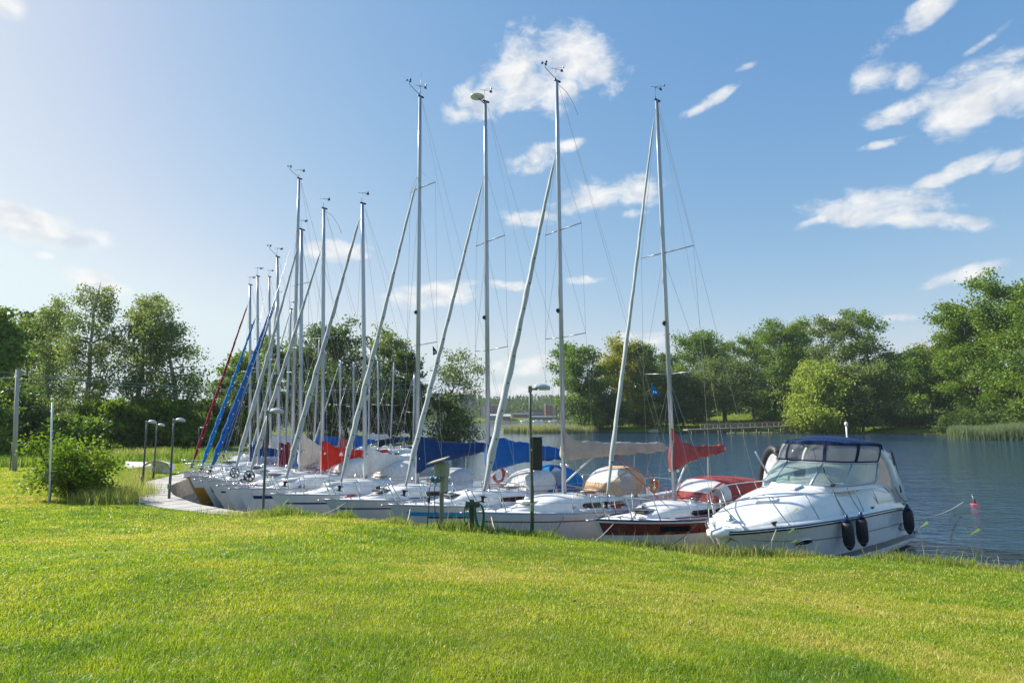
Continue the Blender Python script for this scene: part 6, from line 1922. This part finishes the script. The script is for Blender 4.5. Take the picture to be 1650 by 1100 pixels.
# pennants under the navy boat's spreader and the shield pennant on the red boat
def pennant(i, y, f, label, col, w=.26, h=.36):
    b = BOATS[i]['_']; p = b['P'](f) + Vector((.1, y, 0)); c_, s2 = math.cos(b['phi']), math.sin(b['phi'])
    r_ = thing('pennant', label, 'flag', b['base'] + Vector((p.x * c_ - p.y * s2, p.x * s2 + p.y * c_, p.z)), R(6), 'small flags under the spreaders')
    MB().plate([(0, 0, 0), (.05, .01, -.05), (w * .7, .03, -h * .62), (w, .0, -h), (w * .45, -.02, -h * .85), (.02, 0, -h)], (0, 1, 0), .006).build('cloth', M[col], r_)
    MB().plate([(.05, -.012, -h * .55), (w * .5, -.012, -h * .6), (w * .55, -.012, -h * .75), (.05, -.012, -h * .72)], (0, 1, 0), .004).build('stripe', M['white'], r_)
pennant(3, -.75, .335, 'dark pennant with a pale stripe right of the navy cover mast', 'c_navy')
pennant(3, .55, .325, 'small dark pennant left of the navy cover mast', 'c_navy', .18, .3)
pennant(0, .75, .28, 'blue and yellow pennant under the spreader of the mahogany banded boat', 'c_sky', .3, .42)
pennant(10, .2, .80, 'small blue flag near the top of the mast with the dark red furled sail', 'c_navy', .3, .5)
# red control lines on the mahogany boat
b = BOATS[0]['_']
for k, (a, c_, lab) in enumerate((((.35, 0, 3.0), (3.2, -.35, 1.5), 'upper red line from the furled sail to the mast foot'), ((.35, -.02, 2.95), (2.2, -.45, 1.45), 'lower red line from the furled sail to the foredeck'))):
    o = MB().tube([stuck(0, *a), stuck(0, *c_)], .011, 5).build('control_line', M['redrope']); tag(o, lab, 'rope', 'red lines on the mahogany banded boat')
# big blue cockpit tent on the bright blue boat and a windscreen tent
def tent(i, x0, x1, w, h, mat, name, label, winm=None):
    b = BOATS[i]['_']
    r_ = thing(name, label, 'boat tent', b['base'], b['phi'])
    rows = hood_surface(x0, x1, 1.25, h, w, w)
    last = rows[-1]; L_ = (x1 - x0) * 1.0
    ext = [[v + Vector((L_ * s_, 0, -.25 * s_ * s_ * (v.z > 1.4))) for v in last] for s_ in (.33, .66, 1)]
    MB().rings(rows + ext, False).build('cloth', M[mat], r_)
    if winm:
        o = offset_rows(rows + ext, .015)
        for (k0, k1) in ((1, 4), (6, 9)): MB().rings([r[k0:k1 + 1] for r in o[2:8]], False).build('clear_panel', M[winm], r_)
tent(2, 5.5, 6.2, 1.0, 1.0, 'c_sky', 'cockpit_tent', 'bright blue cockpit tent with a clear panel, left of the beige mast', 'vinylw')
# inflatable hung upright at the stern of the mahogany boat, and its davit spar
p = stuck(0, 8.15, -.25, 1.35)
r_ = thing('inflatable_dinghy', 'grey inflatable hung on edge behind the red canopy', 'dinghy', p, BOATS[0]['_']['phi'] + R(60))
def loop(r1, r2, z0, hh):
    return [Vector((r1 * math.copysign(abs(math.cos(a)) ** .8, math.cos(a)), 0, z0 + hh * math.sin(a) * (1.0))) for a in [2 * math.pi * i / 28 for i in range(29)]]
rot = Matrix.Rotation(R(-24), 4, 'Y')
MB().tube([rot @ v for v in loop(.52, 0, .75, .92)], .15, 10, False).build('tube_ring', M['blackrub'], r_)
MB().plate([rot @ v for v in loop(.46, 0, .75, .86)[:-1]], (0, 1, 0), .05).build('floor', M['c_grey'], r_)
MB().tube([rot @ (v + Vector((0, -.15, 0))) for v in loop(.56, 0, .75, .96)[3:16]], .07, 8).build('rubbing_strake', M['black'], r_)
MB().box(rot @ Vector((-.1, -.25, 1.25)), (.3, .22, .5), bevel=.08).build('outboard', M['black'], r_)
o = MB().tube([stuck(0, 6.2, -.95, 2.9), stuck(0, 7.2, -1.15, 1.5)], .03, 8).build('boathook', M['alu']); tag(o, 'slanting metal spar between the red canopy and the inflatable', 'spar')
# clover heads and fallen leaves in the grass
rng = np.random.default_rng(77)
def litter(name, label, n, col, s, zoff, y0, y1):
    x = rng.uniform(-9, 11, n); y = rng.uniform(y0, y1, n); ok = (lake_sd(x, y) > .4) & (np.abs(x) < y * .95 + 1); x, y = x[ok], y[ok]
    P_ = np.stack([x, y, land_z(x, y) + zoff], -1)
    V_, S_, L_ = leaf_cards(P_, np.zeros_like(P_), s, rng, 0, 1.3)
    tag(big_mesh(name, V_, S_, L_, col), label, 'flowers' if 'clover' in name else 'leaves', kind='stuff')
litter('clover_flowers', 'scattered pink clover heads in the mown grass', 170, mk('clover pink', (.40, .20, .26), .8), .022, .06, 4, 16)
litter('fallen_leaves', 'scattered brown and yellow leaves lying on the lawn', 200, mk('dry leaf', (.32, .20, .07), .8, var=.5, vsc=.7), .032, .04, 3.2, 17)

# ------------------------------------------------------------------ air: far things fade a little towards blue
m, t = newmat('hazy air')
out = t.n('ShaderNodeOutputMaterial'); v = t.n('ShaderNodeVolumePrincipled')
v.inputs['Color'].default_value = (.80, .88, .96, 1); v.inputs['Density'].default_value = .00017; v.inputs['Anisotropy'].default_value = .2
t.l(v.outputs[0], out.inputs['Volume'])
hz = MB().box((-200, 900, 22.6), (5800, 8200, 50.6)).build('haze', m)
tag(hz, kind='stuff')
